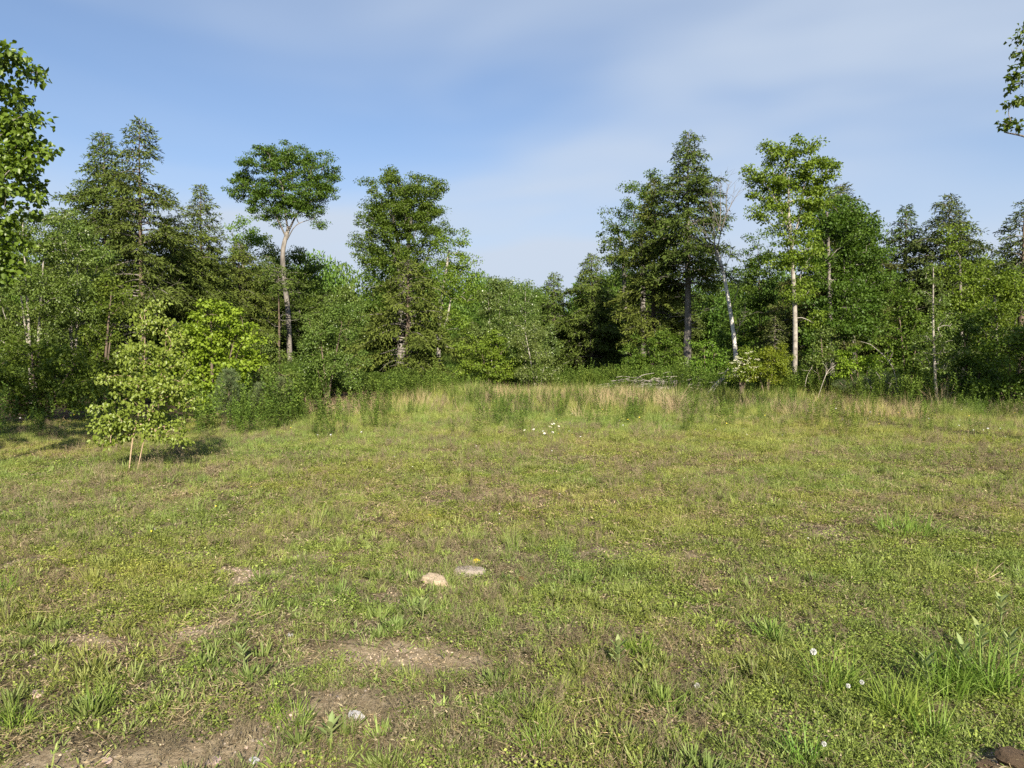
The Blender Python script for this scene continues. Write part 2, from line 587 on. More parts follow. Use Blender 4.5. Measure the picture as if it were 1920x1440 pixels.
def broadleaf(name, label, cat, px, D, trunk, lobes, leaf='maple', bark='bark', L=0.13, w=0.11, rc=0.55, cov=1.0,
              seed=1, shape='kite', flat=0.55, stems=None, group=None, up=0.9, depth=0.85, twig=0.006, base_py=None, hang=0.25):
    """tree in photo pixels at depth D: trunk [(px,py,radius_px)], lobes [(px,py,rx_px,ry_px[,depth offset m])]"""
    r = np.random.default_rng(seed)
    if D > 12:
        L, w, cov = L * .70, w * .66, cov * 1.18
    b = at(px, HZ, D)
    b[2] = float(gz(b[0], b[1]))
    root = empty(name, b, label, cat, group)
    # trunk(s)
    gt = Geo()
    nodes, par = [], []
    for q, tr in enumerate([trunk] + (stems or [])):
        ctrl = []
        for k, (tx, ty, tr_px) in enumerate(tr):
            p = at(tx, ty, D) - b
            p[1] += 0 if k == 0 else r.normal() * 0.03 * p[2]
            ctrl.append([p[0], p[1], p[2], px_len(tr_px, D)])
        ctrl[0][2] = min(ctrl[0][2], -0.08) if q == 0 or ctrl[0][2] < 0.6 else ctrl[0][2]
        sp_ = smooth_path(ctrl, 10 + 6 * len(ctrl))
        if q == 0:
            sp_[:2, 3] *= np.array([1.35, 1.12])
        tube(gt, sp_[:, :3], np.maximum(sp_[:, 3], 0.004), 9 if sp_[0, 3] > .05 else 6, r.random())
        k0 = len(sp_) // (4 if len(tr) > 2 else 3)
        for p in sp_[k0:]:
            nodes.append(p[:3])
            par.append(-1)
    # clumps
    cl = []
    for lb in lobes:
        lx, ly, rx, ry = lb[:4]
        c = at(lx, ly, D) - b
        c[1] += lb[4] if len(lb) > 4 else r.normal() * 0.12 * px_len(rx, D)
        R = np.array([px_len(rx, D), px_len(rx, D) * depth, px_len(ry, D)])
        surf = 4 * np.pi * (R[0] * R[1] * R[2]) ** (2 / 3)
        nc = max(4, int(0.95 * surf / (np.pi * rc * rc)))
        dd = rand_dir(r, nc)
        rad = 1 - 0.62 * r.random(nc) ** 1.6
        rad *= 0.86 + 0.28 * r.random(nc)
        rad *= np.where(r.random(nc) < .12, 1.22, 1.0)
        cl.append(c + dd * R * rad[:, None])
    cl = np.concatenate(cl)
    cl = cl[cl[:, 2] > 0.12]
    # greedy branching from trunk nodes to the clumps
    order = np.argsort(np.min(np.linalg.norm(cl[:, None] - np.array(nodes)[None], axis=-1), axis=1))
    cl = cl[order]
    nd = np.zeros((len(nodes) + len(cl) * 4, 3))
    pr = np.full(len(nd), -1)
    m = len(nodes)
    nd[:m] = nodes
    cnt = np.zeros(len(nd))
    for c in cl:
        v = c - nd[:m]
        dist = np.linalg.norm(v, axis=1)
        cost = dist + 0.8 * np.maximum(0, nd[:m, 2] - c[2] + 0.25 * np.hypot(v[:, 0], v[:, 1])) + 0.35 * dist * (pr[:m] < 0)
        k = int(np.argmin(cost))
        a = nd[k].copy()
        dk = dist[k]
        steps = 3 if dk > rc else 2
        for s_ in range(1, steps + 1):
            u = s_ / steps
            p = a * (1 - u) + c * u
            p = p + r.normal(size=3) * 0.06 * dk * (1 - u) + np.array([0, 0, 0.10 * dk * math.sin(u * math.pi)])
            nd[m] = p
            pr[m] = k
            k = m
            m += 1
        cnt[k] += 1
    for k in range(m - 1, -1, -1):
        if pr[k] >= 0:
            cnt[pr[k]] += cnt[k]
    e = np.where(pr[:m] >= 0)[0]
    gb = Geo()
    rr = twig * np.maximum(cnt, 1) ** 0.52
    sticks(gb, nd[pr[e]], nd[e], np.minimum(rr[pr[e]], rr[e] * 1.5), rr[e], 4, r.random(len(e)))
    # leaves
    gl = Geo()
    lpc = max(6, int(cov * 1.6 * np.pi * rc * rc / (L * w * 0.62)) // 2)
    n = len(cl) * lpc
    ci = np.repeat(np.arange(len(cl)), lpc)
    off = rand_dir(r, n) * (r.random(n) ** 0.6)[:, None]
    crad = rc * (0.65 + 0.7 * r.random(len(cl)))[ci]
    pos = cl[ci] + off * crad[:, None] * np.array([1, 1, flat])
    d = norm(off * 0.8 + rand_dir(r, n) * 0.7 + np.array([0, 0, -hang]))
    nn = norm(rand_dir(r, n) * 0.75 + np.array([0, 0, up]) + off * 0.35)
    sz = 0.7 + 0.6 * r.random(n)
    crnd = r.random(len(cl))[ci]
    rn = np.clip(0.55 * crnd + 0.45 * r.random(n), 0, 1)
    keep = pos[:, 2] > 0.03
    fn = leaves6 if shape == 'leaf' else kites
    fn(gl, pos[keep], d[keep], nn[keep], L * sz[keep], w * sz[keep], rn[keep])
    link('trunk', gt.mesh('trunk', M[bark], True), root)
    link('branches', gb.mesh('branches', M[bark]), root)
    link('crown', gl.mesh('crown', M[leaf]), root)
    return root


def conifer(name, label, px, D, top, bot, half, leaf='hemlock', bark='bark_dark', seed=1, trunk_px=7, cat='tree', dens=1.0,
            needle=0.18, nw=0.052, lean=0.0, sparse=0.0, dead=8, droop=0.35, group=None, proto_only=False, power=0.70):
    r = np.random.default_rng(seed)
    b = at(px, HZ, D)
    b[2] = float(gz(b[0], b[1]))
    h = at(px, top, D)[2] - b[2]
    z0 = max(0.05, at(px, bot, D)[2] - b[2])
    R = px_len(half, D)
    root = empty(name, b, label, cat, group)
    gt, gb, gl = Geo(), Geo(), Geo()
    zz = np.linspace(-0.1, h, 30)
    rt = px_len(trunk_px, D)
    wob = np.cumsum(r.normal(size=(30, 2)) * 0.010 * h / 12, axis=0)
    tp = np.stack([wob[:, 0] + lean * zz, wob[:, 1], zz], 1)
    trad = np.maximum(rt * (1 - (zz / h)) ** 0.85, 0.012)
    trad[:2] *= np.array([1.35, 1.1])
    tube(gt, tp, trad, 9, 0.5)

    def trunk_at(z):
        return np.array([np.interp(z, zz, tp[:, 0]), np.interp(z, zz, tp[:, 1]), z])
    nb = int((h - z0) * 19 * dens)
    R *= 1.30
    az = r.random() * 6.28
    C_, D_, N_, L_, RN_ = [], [], [], [], []
    A, B, ra, rb = [], [], [], []
    for k in range(nb):
        u = (k + r.random()) / nb
        z = z0 + (h - z0) * u
        az += 2.399 + r.normal() * 0.35
        prof = min(1.0, 1.22 * (1 - u) ** power) * (0.75 + 0.25 * min(1, u * 6 + 0.35)) * (0.88 + .12 * math.sin(u * 23 + seed)) + 0.025
        ln = R * prof * (0.60 + 0.62 * r.random())
        if r.random() < 0.06:
            ln *= 1.25
        if r.random() < sparse:
            continue
        st = trunk_at(z)
        dirh = np.array([math.cos(az), math.sin(az), 0])
        rise = (0.10 + 0.55 * u) + r.normal() * 0.17
        S = 7
        uu = np.linspace(0, 1, S)
        path = st + dirh * (ln * uu)[:, None] + np.array([0, 0, 1]) * (ln * (rise * uu - (droop + 0.25 * u) * uu ** 2))[:, None]
        for s_ in range(S - 1):
            A.append(path[s_])
            B.append(path[s_ + 1])
            q = 0.010 + 0.012 * ln
            ra.append(q * (1 - uu[s_]) + .004)
            rb.append(q * (1 - uu[s_ + 1]) + .004)
        side = np.array([-dirh[1], dirh[0], 0])
        nbl = max(5, int(ln * 13))
        t0 = 0.12 + 0.2 * (1 - u)
        brn = r.random()
        for j in range(nbl):
            v = t0 + (1 - t0) * (j + r.random()) / nbl
            p0 = np.array([np.interp(v, uu, path[:, q]) for q in range(3)])
            sg = 1 if (j % 2) else -1
            bl = (0.20 + 0.42 * ln * (1.08 - v)) * (0.6 + 0.6 * r.random())
            bl = min(bl, 0.95)
            bd = norm(dirh * (0.55 + 0.5 * v) + side * sg * (0.9 - 0.3 * v) + np.array([0, 0, -0.15 + r.normal() * 0.38]))
            q = max(3, int(bl / (needle * 0.27)))
            w_ = (np.arange(q) + r.random(q)) / q
            pts = p0 + bd * (bl * w_)[:, None] + np.array([0, 0, -1]) * (0.22 * bl * w_ ** 2)[:, None] + r.normal(size=(q, 3)) * 0.025
            tw = norm(bd + r.normal(size=(q, 3)) * 0.55 + np.array([0, 0, -0.18]))
            C_.append(pts)
            D_.append(tw)
            N_.append(norm(np.array([0, 0, 0.8]) + r.normal(size=(q, 3)) * 0.55 - bd * 0.0 + dirh * 0.25))
            L_.append(needle * (0.65 + 0.7 * r.random(q)))
            RN_.append(np.clip(0.5 * brn + 0.5 * r.random(q), 0, 1))
    for k in range(dead):                                     # bare grey lower limbs
        z = z0 * (0.35 + 0.75 * r.random()) + 0.25 * (h - z0) * r.random() ** 2 * (1 if sparse else 0.3)
        a_ = r.random() * 6.28
        ln = R * (0.35 + 0.5 * r.random())
        p = trunk_at(max(z, .4))
        dv = norm(np.array([math.cos(a_), math.sin(a_), 0.15 + r.normal() * 0.2]))
        for s_ in range(4):
            q = p + dv * ln / 4
            A.append(p)
            B.append(q)
            ra.append(0.016 * (1 - s_ / 4) + .004)
            rb.append(0.016 * (1 - (s_ + 1) / 4) + .004)
            for _ in range(2):
                A.append(q)
                B.append(q + norm(dv + r.normal(size=3) * 0.7) * ln * 0.2)
                ra.append(.007)
                rb.append(.004)
            p = q
            dv = norm(dv + r.normal(size=3) * 0.18 + np.array([0, 0, -0.05]))
    sticks(gb, np.array(A), np.array(B), np.array(ra), np.array(rb), 4, r.random(len(A)))
    C_, D_, N_, L_, RN_ = map(np.concatenate, (C_, D_, N_, L_, RN_))
    keep = C_[:, 2] > 0.05
    kites(gl, C_[keep], D_[keep], N_[keep], L_[keep], nw * L_[keep] / needle, RN_[keep], fold=0.1, droop=0.15, mid=0.5)
    link('trunk', gt.mesh('trunk', M[bark], True), root)
    link('branches', gb.mesh('branches', M['bark']), root)
    link('crown', gl.mesh('crown', M[leaf]), root)
    return root


def copy_tree(src, name, loc, rotz, scale, label, group):
    c = src.copy()
    c.name = name
    COL.objects.link(c)
    c.location = loc
    c.rotation_euler = (0, 0, rotz)
    c.scale = (scale[0], scale[0], scale[1])
    c['label'] = label
    c['group'] = group
    for ch in src.children:
        k = ch.copy()
        COL.objects.link(k)
        k.parent = c
    return c


# --- hemlocks and other conifers
con = {}
con['spare'] = conifer('hemlock_tree', 'dark olive hemlock with full crown, just behind the thin spired hemlock at left', 203, 38, 250, 660, 92, 'hemlock_b', seed=11, trunk_px=6, dead=4)
conifer('hemlock_tree', 'tall thin hemlock with bare grey lower limbs, highest spire on the left side', 268, 35, 222, 585, 78, 'hemlock', seed=12, trunk_px=7, sparse=0.30, dead=26, dens=0.95)
conifer('hemlock_tree', 'pale spired hemlock between the thin hemlock and the flat-topped oak', 378, 42, 345, 690, 62, 'hemlock_b', seed=13, trunk_px=5, sparse=0.1, dead=6)
conifer('hemlock_tree', 'low broad hemlock to the left of the oak trunk', 450, 46, 455, 690, 75, 'hemlock_b', seed=14, trunk_px=5)
con['b'] = conifer('hemlock_tree', 'hemlock wrapped round the middle of the oak trunk', 505, 52, 480, 640, 75, 'hemlock', seed=15, trunk_px=5, dead=12)
conifer('hemlock_tree', 'brownish hemlock with dark trunk on the meadow edge below the twin maple', 765, 36, 488, 690, 92, 'hemlock_b', seed=16, trunk_px=8, dead=16, dens=0.9)
conifer('hemlock_tree', 'small hemlock left in the low gap of the tree line', 1040, 50, 512, 690, 48, 'hemlock_b', seed=17, trunk_px=5)
conifer('hemlock_tree', 'round-topped hemlock right of the low gap in the tree line', 1108, 48, 476, 690, 58, 'hemlock_b', seed=18, trunk_px=5)
conifer('hemlock_tree', 'tallest hemlock with pointed crown and bare grey lower trunk, right of centre', 1288, 38, 248, 535, 70, 'hemlock', seed=19, trunk_px=8.5, dead=20, bark='bark', droop=.22)
conifer('hemlock_tree', 'olive hemlock hugging the left flank of the tallest hemlock', 1226, 40, 335, 640, 60, 'hemlock_b', seed=20, trunk_px=6)
conifer('hemlock_tree', 'dark dense hemlock right behind the white-trunked maple', 1572, 40, 345, 700, 98, 'spruce', seed=21, trunk_px=6)
conifer('hemlock_tree', 'narrow spired hemlock between the dark dense one and the broad one', 1692, 40, 386, 690, 62, 'hemlock', seed=22, trunk_px=5)
conifer('hemlock_tree', 'broad dark hemlock with jagged top on the right, behind the thin birch', 1772, 38, 366, 690, 88, 'spruce', seed=23, trunk_px=6)
conifer('hemlock_tree', 'open hemlock cut by the right picture edge', 1914, 34, 376, 560, 60, 'spruce', seed=24, trunk_px=9, sparse=0.35)
conifer('spruce_sapling', 'young spruce with thin spire behind the yellow-green bush', 1452, 29, 592, 720, 26, 'spruce', seed=25, trunk_px=2, dead=0, needle=.11, nw=.03)

# --- large broadleaf trees
broadleaf('oak_tree', 'tall flat-topped oak with bare leaning trunk against the sky, left of centre', 'tree', 545, 50,
          [(545, 716, 5.2), (541, 600, 4.6), (537, 560, 4.6), (531, 520, 4.5), (533, 470, 4.4), (540, 424, 3.4)],
          [(520, 318, 60, 34), (545, 290, 45, 22), (462, 352, 38, 24), (600, 322, 38, 34), (560, 360, 62, 28), (590, 398, 24, 13), (500, 300, 38, 22), (612, 362, 20, 14), (485, 385, 30, 14), (452, 335, 22, 10), (595, 420, 14, 7), (575, 300, 22, 18), (500, 400, 24, 10), (628, 335, 12, 10), (438, 362, 14, 8), (545, 392, 42, 18), (575, 380, 40, 18), (588, 345, 30, 20), (470, 330, 26, 12), (505, 285, 24, 14), (510, 368, 46, 22), (520, 412, 22, 9)],
          'oak', 'bark', L=.17, w=.125, rc=.44, cov=1.0, seed=31, flat=.42, twig=.009,
          stems=[[(540, 436, 2.0), (552, 405, 1.7), (578, 365, 1.0)], [(537, 446, 1.8), (522, 410, 1.4), (498, 372, .9)], [(540, 432, 1.9), (534, 380, 1.4), (530, 330, .9)], [(538, 450, 1.2), (560, 425, .9), (588, 408, .6)]])
broadleaf('maple_tree', 'tall twin-stemmed maple with ragged crown above the brownish hemlock', 'tree', 752, 48,
          [(750, 716, 7), (752, 560, 5.5), (748, 470, 4), (735, 400, 2.5)],
          [(760, 350, 62, 30), (735, 385, 60, 32), (800, 370, 42, 26), (720, 440, 50, 34), (790, 440, 55, 40), (705, 480, 36, 24), (770, 490, 62, 28), (828, 360, 14, 14), (738, 335, 30, 16), (755, 405, 66, 30), (698, 410, 30, 22), (812, 410, 40, 28), (690, 455, 28, 18)],
          'oak', 'bark', L=.16, w=.12, rc=.50, cov=1.1, seed=32, twig=.010,
          stems=[[(753, 540, 4.5), (765, 470, 3.5), (775, 400, 2)], [(752, 520, 3), (728, 450, 2), (710, 430, 1.4)]])
broadleaf('aspen_tree', 'light green aspen with slim pale trunk, right of the twin maple', 'tree', 824, 41,
          [(822, 716, 4.5), (823, 620, 3.6), (832, 540, 3), (842, 470, 2)],
          [(848, 470, 40, 36), (868, 520, 34, 38), (838, 545, 40, 34), (885, 560, 28, 26), (850, 600, 36, 26)],
          'maple', 'bark_pale', L=.14, w=.12, rc=.46, cov=.85, seed=33, twig=.007,
          stems=[[(823, 640, 2.5), (838, 600, 2), (845, 560, 1.2)]])
broadleaf('maple_tree', 'sparse tall maple standing left of the tallest hemlock, sky showing through', 'tree', 1170, 52,
          [(1178, 716, 6), (1172, 580, 4.5), (1166, 480, 3), (1158, 420, 1.6)],
          [(1152, 420, 28, 26), (1150, 470, 36, 30), (1172, 500, 34, 30), (1140, 440, 20, 14), (1160, 540, 30, 22)],
          'maple_dark', 'bark', L=.19, w=.15, rc=.52, cov=.75, seed=34, twig=.008)
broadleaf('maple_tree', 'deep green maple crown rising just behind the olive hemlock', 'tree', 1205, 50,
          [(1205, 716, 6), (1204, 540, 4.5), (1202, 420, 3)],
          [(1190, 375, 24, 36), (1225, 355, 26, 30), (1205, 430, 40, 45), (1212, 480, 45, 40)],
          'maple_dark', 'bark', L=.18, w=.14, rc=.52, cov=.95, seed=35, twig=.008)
broadleaf('maple_tree', 'tall bright maple with white bare trunk and layered open crown', 'tree', 1486, 30,
          [(1490, 722, 4.8), (1489, 600, 4.2), (1484, 480, 3.4), (1478, 400, 2.4), (1478, 330, 1.3)],
          [(1462, 285, 40, 22), (1500, 285, 42, 24), (1428, 328, 36, 16), (1462, 345, 48, 26), (1520, 320, 44, 22), (1548, 300, 22, 10), (1450, 400, 46, 26), (1500, 390, 46, 34), (1478, 450, 40, 24), (1530, 365, 36, 22), (1505, 540, 26, 22), (1478, 560, 22, 12), (1520, 590, 22, 22), (1472, 485, 36, 20), (1502, 480, 34, 26), (1440, 360, 34, 18), (1490, 330, 44, 24), (1535, 345, 30, 18)],
          'maple', 'bark_pale', L=.135, w=.11, rc=.36, cov=1.1, seed=36, twig=.007, flat=.42,
          stems=[[(1484, 470, 2.2), (1500, 400, 1.6), (1512, 330, .9)], [(1482, 440, 1.8), (1458, 390, 1.3), (1430, 335, .7)]])
broadleaf('maple_tree', 'dense dark green maple filling the space right of the white-trunked maple', 'tree', 1560, 33,
          [(1562, 722, 5), (1558, 600, 4), (1552, 480, 3), (1545, 400, 2)],
          [(1545, 400, 50, 45), (1585, 440, 55, 50), (1550, 500, 60, 50), (1610, 510, 50, 50), (1570, 580, 70, 50), (1620, 600, 45, 50), (1540, 640, 45, 40), (1625, 440, 30, 40)],
          'maple_dark', 'bark', L=.15, w=.12, rc=.46, cov=1.0, seed=37, twig=.007)
broadleaf('maple_tree', 'lighter leafy maple in front of the broad jagged hemlock', 'tree', 1806, 34,
          [(1806, 724, 4), (1806, 600, 3), (1800, 480, 2)],
          [(1796, 450, 24, 26), (1800, 510, 36, 36), (1830, 560, 40, 40), (1790, 580, 40, 40)],
          'maple', 'bark', L=.13, w=.11, rc=.42, cov=.85, seed=38)
broadleaf('maple_tree', 'yellowish green maple at the right, under the edge hemlock', 'tree', 1868, 27,
          [(1868, 732, 4), (1868, 620, 3), (1864, 530, 2)],
          [(1862, 515, 36, 30), (1880, 570, 44, 40), (1850, 600, 40, 36), (1905, 540, 36, 34), (1895, 640, 44, 40), (1850, 670, 40, 40)],
          'maple', 'bark', L=.12, w=.10, rc=.38, cov=.9, seed=39)
broadleaf('maple_tree', 'tall near maple whose open branches reach in at the upper right edge', 'tree', 2004, 12.5,
          [(2004, 845, 14), (2000, 560, 10), (1995, 300, 7), (1985, 120, 4), (1975, 20, 2)],
          [(1918, 80, 22, 34), (1905, 150, 22, 24), (1912, 195, 26, 16), (1900, 232, 26, 14), (1930, 130, 24, 40), (1960, 60, 40, 50), (1990, 180, 60, 60), (2040, 120, 60, 80), (1985, -40, 40, 40), (1940, 245, 24, 14)],
          'maple_dark', 'bark', L=.105, w=.09, rc=.14, cov=.75, seed=40, twig=.0045, flat=.45,
          stems=[[(2000, 380, 4), (1965, 300, 3), (1925, 262, 2), (1900, 240, 1.2)], [(1997, 330, 4), (1960, 200, 2.5), (1918, 90, 1.4)]])
broadleaf('maple_tree', 'round dark maple behind the oak trunk', 'tree', 560, 58,
          [(560, 710, 6), (560, 600, 5), (558, 520, 3)],
          [(560, 500, 46, 44), (530, 530, 46, 44), (580, 545, 32, 40), (500, 470, 28, 30), (548, 590, 60, 40)],
          'maple_dark', 'bark', L=.21, w=.17, rc=.7, cov=1.0, seed=41)
broadleaf('maple_tree', 'small pale maple top showing between hemlock and oak', 'tree', 458, 56,
          [(458, 710, 5), (458, 560, 4), (456, 460, 2)],
          [(452, 430, 26, 24), (470, 460, 24, 24), (455, 500, 36, 34)],
          'maple', 'bark', L=.20, w=.16, rc=.6, cov=.9, seed=42)

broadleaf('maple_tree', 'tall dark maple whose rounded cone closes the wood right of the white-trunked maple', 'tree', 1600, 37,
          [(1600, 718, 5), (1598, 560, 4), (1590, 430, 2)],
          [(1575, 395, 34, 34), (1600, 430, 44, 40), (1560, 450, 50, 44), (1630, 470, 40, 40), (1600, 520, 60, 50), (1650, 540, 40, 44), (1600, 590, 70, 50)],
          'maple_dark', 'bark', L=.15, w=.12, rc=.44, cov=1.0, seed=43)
conifer('hemlock_tree', 'broad olive hemlock filling in behind the bright shrub maple', 330, 40, 405, 690, 95, 'hemlock_b', seed=26, trunk_px=5, dead=6)
conifer('hemlock_tree', 'olive hemlock standing low at the very left behind the birches', 135, 42, 400, 690, 80, 'hemlock_b', seed=27, trunk_px=5, dead=2)
conifer('hemlock_tree', 'dark hemlock in the shaded hollow left of the beech bush', 1140, 51, 540, 700, 62, 'hemlock', seed=28, trunk_px=5, dead=8)
conifer('hemlock_tree', 'short hemlock whose boughs hide the middle of the oak trunk', 524, 46, 500, 540, 44, 'hemlock_b', seed=29, trunk_px=3, dead=10)
# trees standing beyond the picture edges; their shade falls on the foot of the wood
for q, (sx, sy, hh, hb, rr_, lab) in enumerate([(21.5, 9.5, 13.0, 3.2, 3.6, 'tall leafy maple beyond the right picture edge, nearest the meadow'), (27.0, 13.0, 14.0, 2.5, 4.0, 'broad leafy maple beyond the right picture edge, deeper in the wood'),
                                                (17.6, 11.0, 10.0, 2.6, 2.4, 'slim leafy maple beyond the right picture edge, behind the near maple'), (-8.3, 3.8, 11.4, 4.3, 2.3, 'leafy maple beyond the left picture edge, beside the camera')]):
    px_ = 960 + sx / sy * F
    zpx = lambda z: HZ - (z - CAMZ) / sy * F
    rp_ = rr_ / sy * F
    mid = (hh + hb) / 2
    broadleaf('shade_tree', lab, 'tree', px_, sy, [(px_, zpx(0), .18 / sy * F), (px_, zpx(mid), .12 / sy * F), (px_, zpx(hh - 1), .04 / sy * F)],
              [(px_, zpx(hh - 1.6), rp_ * .6, 1.5 / sy * F), (px_ - rp_ * .4, zpx(mid + .6), rp_ * .75, (hh - hb) * .26 / sy * F), (px_ + rp_ * .4, zpx(mid), rp_ * .75, (hh - hb) * .26 / sy * F), (px_, zpx(hb + 1.3), rp_ * .8, 1.3 / sy * F)],
              'maple_dark', 'bark', L=.2, w=.16, rc=.55, cov=.9 if sx > 0 else .5, seed=45 + q, group='trees just outside the picture')

# crooked pale snag with a thin dead top
root = empty('crooked_birch', [*at(1382, HZ, 35)[:2], float(gz(*at(1382, HZ, 35)[:2]))], 'crooked white birch with dead branching top beside the tallest hemlock', 'tree')
b0 = np.array(root.location)
gt, gb = Geo(), Geo()
P = lambda a, b_, dy=0.0: at(a, b_, 35) - b0 + np.array([0, dy, 0])
ctrl = [[*P(1383, 720), .115], [*P(1377, 640), .098], [*P(1367, 570), .088], [*P(1355, 505), .072], [*P(1344, 470), .055]]
sp_ = smooth_path(ctrl, 30)
sp_[0, 2] = -0.1
tube(gt, sp_[:, :3], sp_[:, 3], 9, .5)
r = np.random.default_rng(51)


def limb(g, pts, r0, r1, n=14):
    q = smooth_path([P(a, b_, r.normal() * .15) for a, b_ in pts], n)
    tube(g, q, np.linspace(r0, r1, n), 5, r.random())
    return q


tips = []
for pts, r0 in [([(1346, 480), (1338, 455), (1350, 420), (1353, 370), (1350, 342)], .038), ([(1346, 478), (1349, 440), (1362, 400), (1378, 372), (1388, 356)], .034),
                ([(1354, 510), (1343, 480), (1341, 455), (1338, 425)], .034), ([(1362, 535), (1361, 505), (1368, 480)], .022),
                ([(1350, 430), (1340, 400), (1330, 372)], .035), ([(1366, 395), (1362, 370), (1366, 345)], .03), ([(1374, 575), (1382, 545), (1386, 530)], .022),
                ([(1344, 460), (1326, 440), (1318, 415)], .03), ([(1376, 640), (1388, 610), (1400, 590)], .02)]:
    q = limb(gb, pts, r0, .007)
    for k in range(4, 14, 2):
        for _ in range(2):
            dv = norm(q[k] - q[k - 2] + r.normal(size=3) * .16)
            tips.append((q[k], q[k] + dv * (.35 + .5 * r.random())))
A = np.array([a for a, _ in tips])
B = np.array([b_ for _, b_ in tips])
sticks(gb, A, B, .007, .004, 4, .5)
B2 = B[:, None] + norm((B - A)[:, None] + r.normal(size=(len(A), 2, 3)) * .3) * .3
sticks(gb, np.repeat(B, 2, 0), B2.reshape(-1, 3), .004, .003, 4, .5)
link('trunk', gt.mesh('trunk', M['bark_white'], True), root)
link('branches', gb.mesh('branches', M['bark']), root)

# --- mid-storey trees and saplings along the meadow edge
def bush(name, label, cat, px, D, lobes, leaf, L, w, rc, cov, seed, base_py=None, bark='bark_dark', nst=3, group=None, **k):
    r_ = np.random.default_rng(seed + 500)
    gy_ = 720 + 0 * D
    b_ = at(px, HZ, D)
    bpy_ = HZ + F * (CAMZ - float(gz(b_[0], b_[1]))) / D + 2
    tops = [lobes[q % len(lobes)] for q in range(nst)]
    tr = [[(px + r_.normal() * 5, bpy_, 60 / D), ((px + lb[0]) / 2, (bpy_ * .45 + lb[1] * .55), 45 / D), (lb[0], lb[1] - lb[3] * .3, 18 / D)] for lb in tops]
    tr[0][0] = (px, bpy_, 70 / D)
    return broadleaf(name, label, cat, px, D, tr[0], lobes, leaf, bark, L=L, w=w, rc=rc, cov=cov, seed=seed, stems=tr[1:], group=group, **k)


bush('birch_tree', 'tall grey birch at the left, behind the near broad-leaved tree', 'tree', 60, 19,
     [(50, 440, 60, 55), (95, 470, 50, 55), (40, 540, 70, 60), (110, 560, 60, 60), (60, 640, 70, 60)], 'birch', .075, .060, .30, .85, 61, bark='bark_pale', hang=.6)
bush('birch_tree', 'dense birch left of the hemlocks, its glittering leaves reaching high', 'tree', 140, 20,
     [(130, 430, 42, 38), (150, 490, 50, 50), (130, 560, 55, 55), (170, 590, 45, 50), (140, 650, 60, 50)], 'birch', .08, .062, .30, .85, 62, bark='bark_pale', hang=.6)
bush('maple_shrub', 'dark green maple shrub in the left corner below the birches', 'shrub', 195, 19.5,
     [(200, 560, 38, 46), (205, 640, 42, 50), (180, 710, 60, 55), (235, 700, 45, 55)], 'beech', .10, .08, .30, .95, 63)
bush('beech_shrub', 'shaded leafy shrub at the left picture edge on the grass', 'shrub', 70, 17,
     [(60, 680, 80, 60), (130, 710, 60, 60), (20, 740, 60, 60), (90, 760, 70, 36)], 'beech', .095, .07, .28, .9, 64)
bush('maple_shrub', 'bright yellow-green rounded maple behind the birch sapling', 'shrub', 402, 18.6,
     [(395, 605, 48, 46), (440, 640, 46, 44), (365, 650, 46, 44), (410, 690, 60, 44), (350, 615, 30, 28), (455, 690, 40, 36), (330, 680, 40, 40), (425, 590, 30, 26), (370, 720, 50, 40), (420, 735, 50, 34)], 'bright', .115, .10, .26, 1.05, 65, flat=.42)
bush('birch_shrub', 'green birch shrub filling in right of the bright maple', 'shrub', 480, 22,
     [(490, 660, 36, 36), (475, 710, 46, 40), (520, 715, 36, 34), (450, 735, 30, 30)], 'birch', .08, .062, .27, .9, 66)
bush('birch_shrub', 'small-leaved birch thicket to the right of the oak trunk', 'shrub', 615, 28,
     [(600, 640, 44, 46), (640, 620, 40, 50), (590, 690, 40, 34), (650, 690, 46, 36), (660, 580, 24, 26)], 'birch', .095, .075, .34, .9, 67)
bush('aspen_tree', 'slim light birch pointing into the sky between oak and twin maple', 'tree', 648, 42,
     [(645, 575, 38, 40), (650, 620, 50, 40), (620, 600, 30, 30), (648, 545, 10, 16), (600, 640, 40, 40)], 'birch', .14, .11, .44, .95, 68, nst=2)
bush('beech_shrub', 'low green bush at the foot of the brownish hemlock', 'shrub', 805, 37,
     [(790, 696, 24, 20), (856, 702, 22, 16), (720, 700, 30, 20)], 'beech', .13, .10, .36, .9, 69)
bush('aspen_tree', 'thin aspen with pale stem standing left in the low gap', 'tree', 925, 40,
     [(915, 560, 34, 36), (940, 560, 34, 40), (930, 620, 44, 40), (935, 530, 18, 16)], 'aspen', .12, .10, .42, .85, 70, bark='bark_pale', nst=2)
bush('aspen_tree', 'spiky-topped aspen in the middle of the low gap', 'tree', 985, 42,
     [(985, 545, 18, 26), (985, 590, 36, 36), (1000, 640, 44, 40), (965, 640, 40, 40)], 'aspen', .12, .10, .42, .9, 71, bark='bark_pale', nst=2)
bush('beech_shrub', 'fresh green beech shrub with layered sprays on the meadow edge, centre', 'shrub', 925, 31,
     [(900, 660, 42, 34), (940, 670, 46, 34), (915, 695, 56, 24), (970, 690, 34, 26), (930, 640, 34, 24)], 'maple', .125, .085, .30, 1.0, 72, flat=.36)
bush('aspen_shrub', 'grey-green young aspen clump at the right end of the central shrubs', 'shrub', 1008, 30,
     [(985, 635, 34, 40), (1005, 660, 32, 36), (1022, 690, 24, 28), (990, 700, 34, 24)], 'aspen', .085, .070, .30, .95, 73, bark='bark_pale')
bush('beech_shrub', 'leafy green beech bush in front of the tallest hemlock', 'shrub', 1232, 34,
     [(1215, 665, 40, 34), (1250, 655, 36, 34), (1235, 690, 62, 26), (1190, 690, 34, 26), (1240, 635, 24, 18)], 'beech', .13, .09, .32, 1.0, 74, flat=.38)
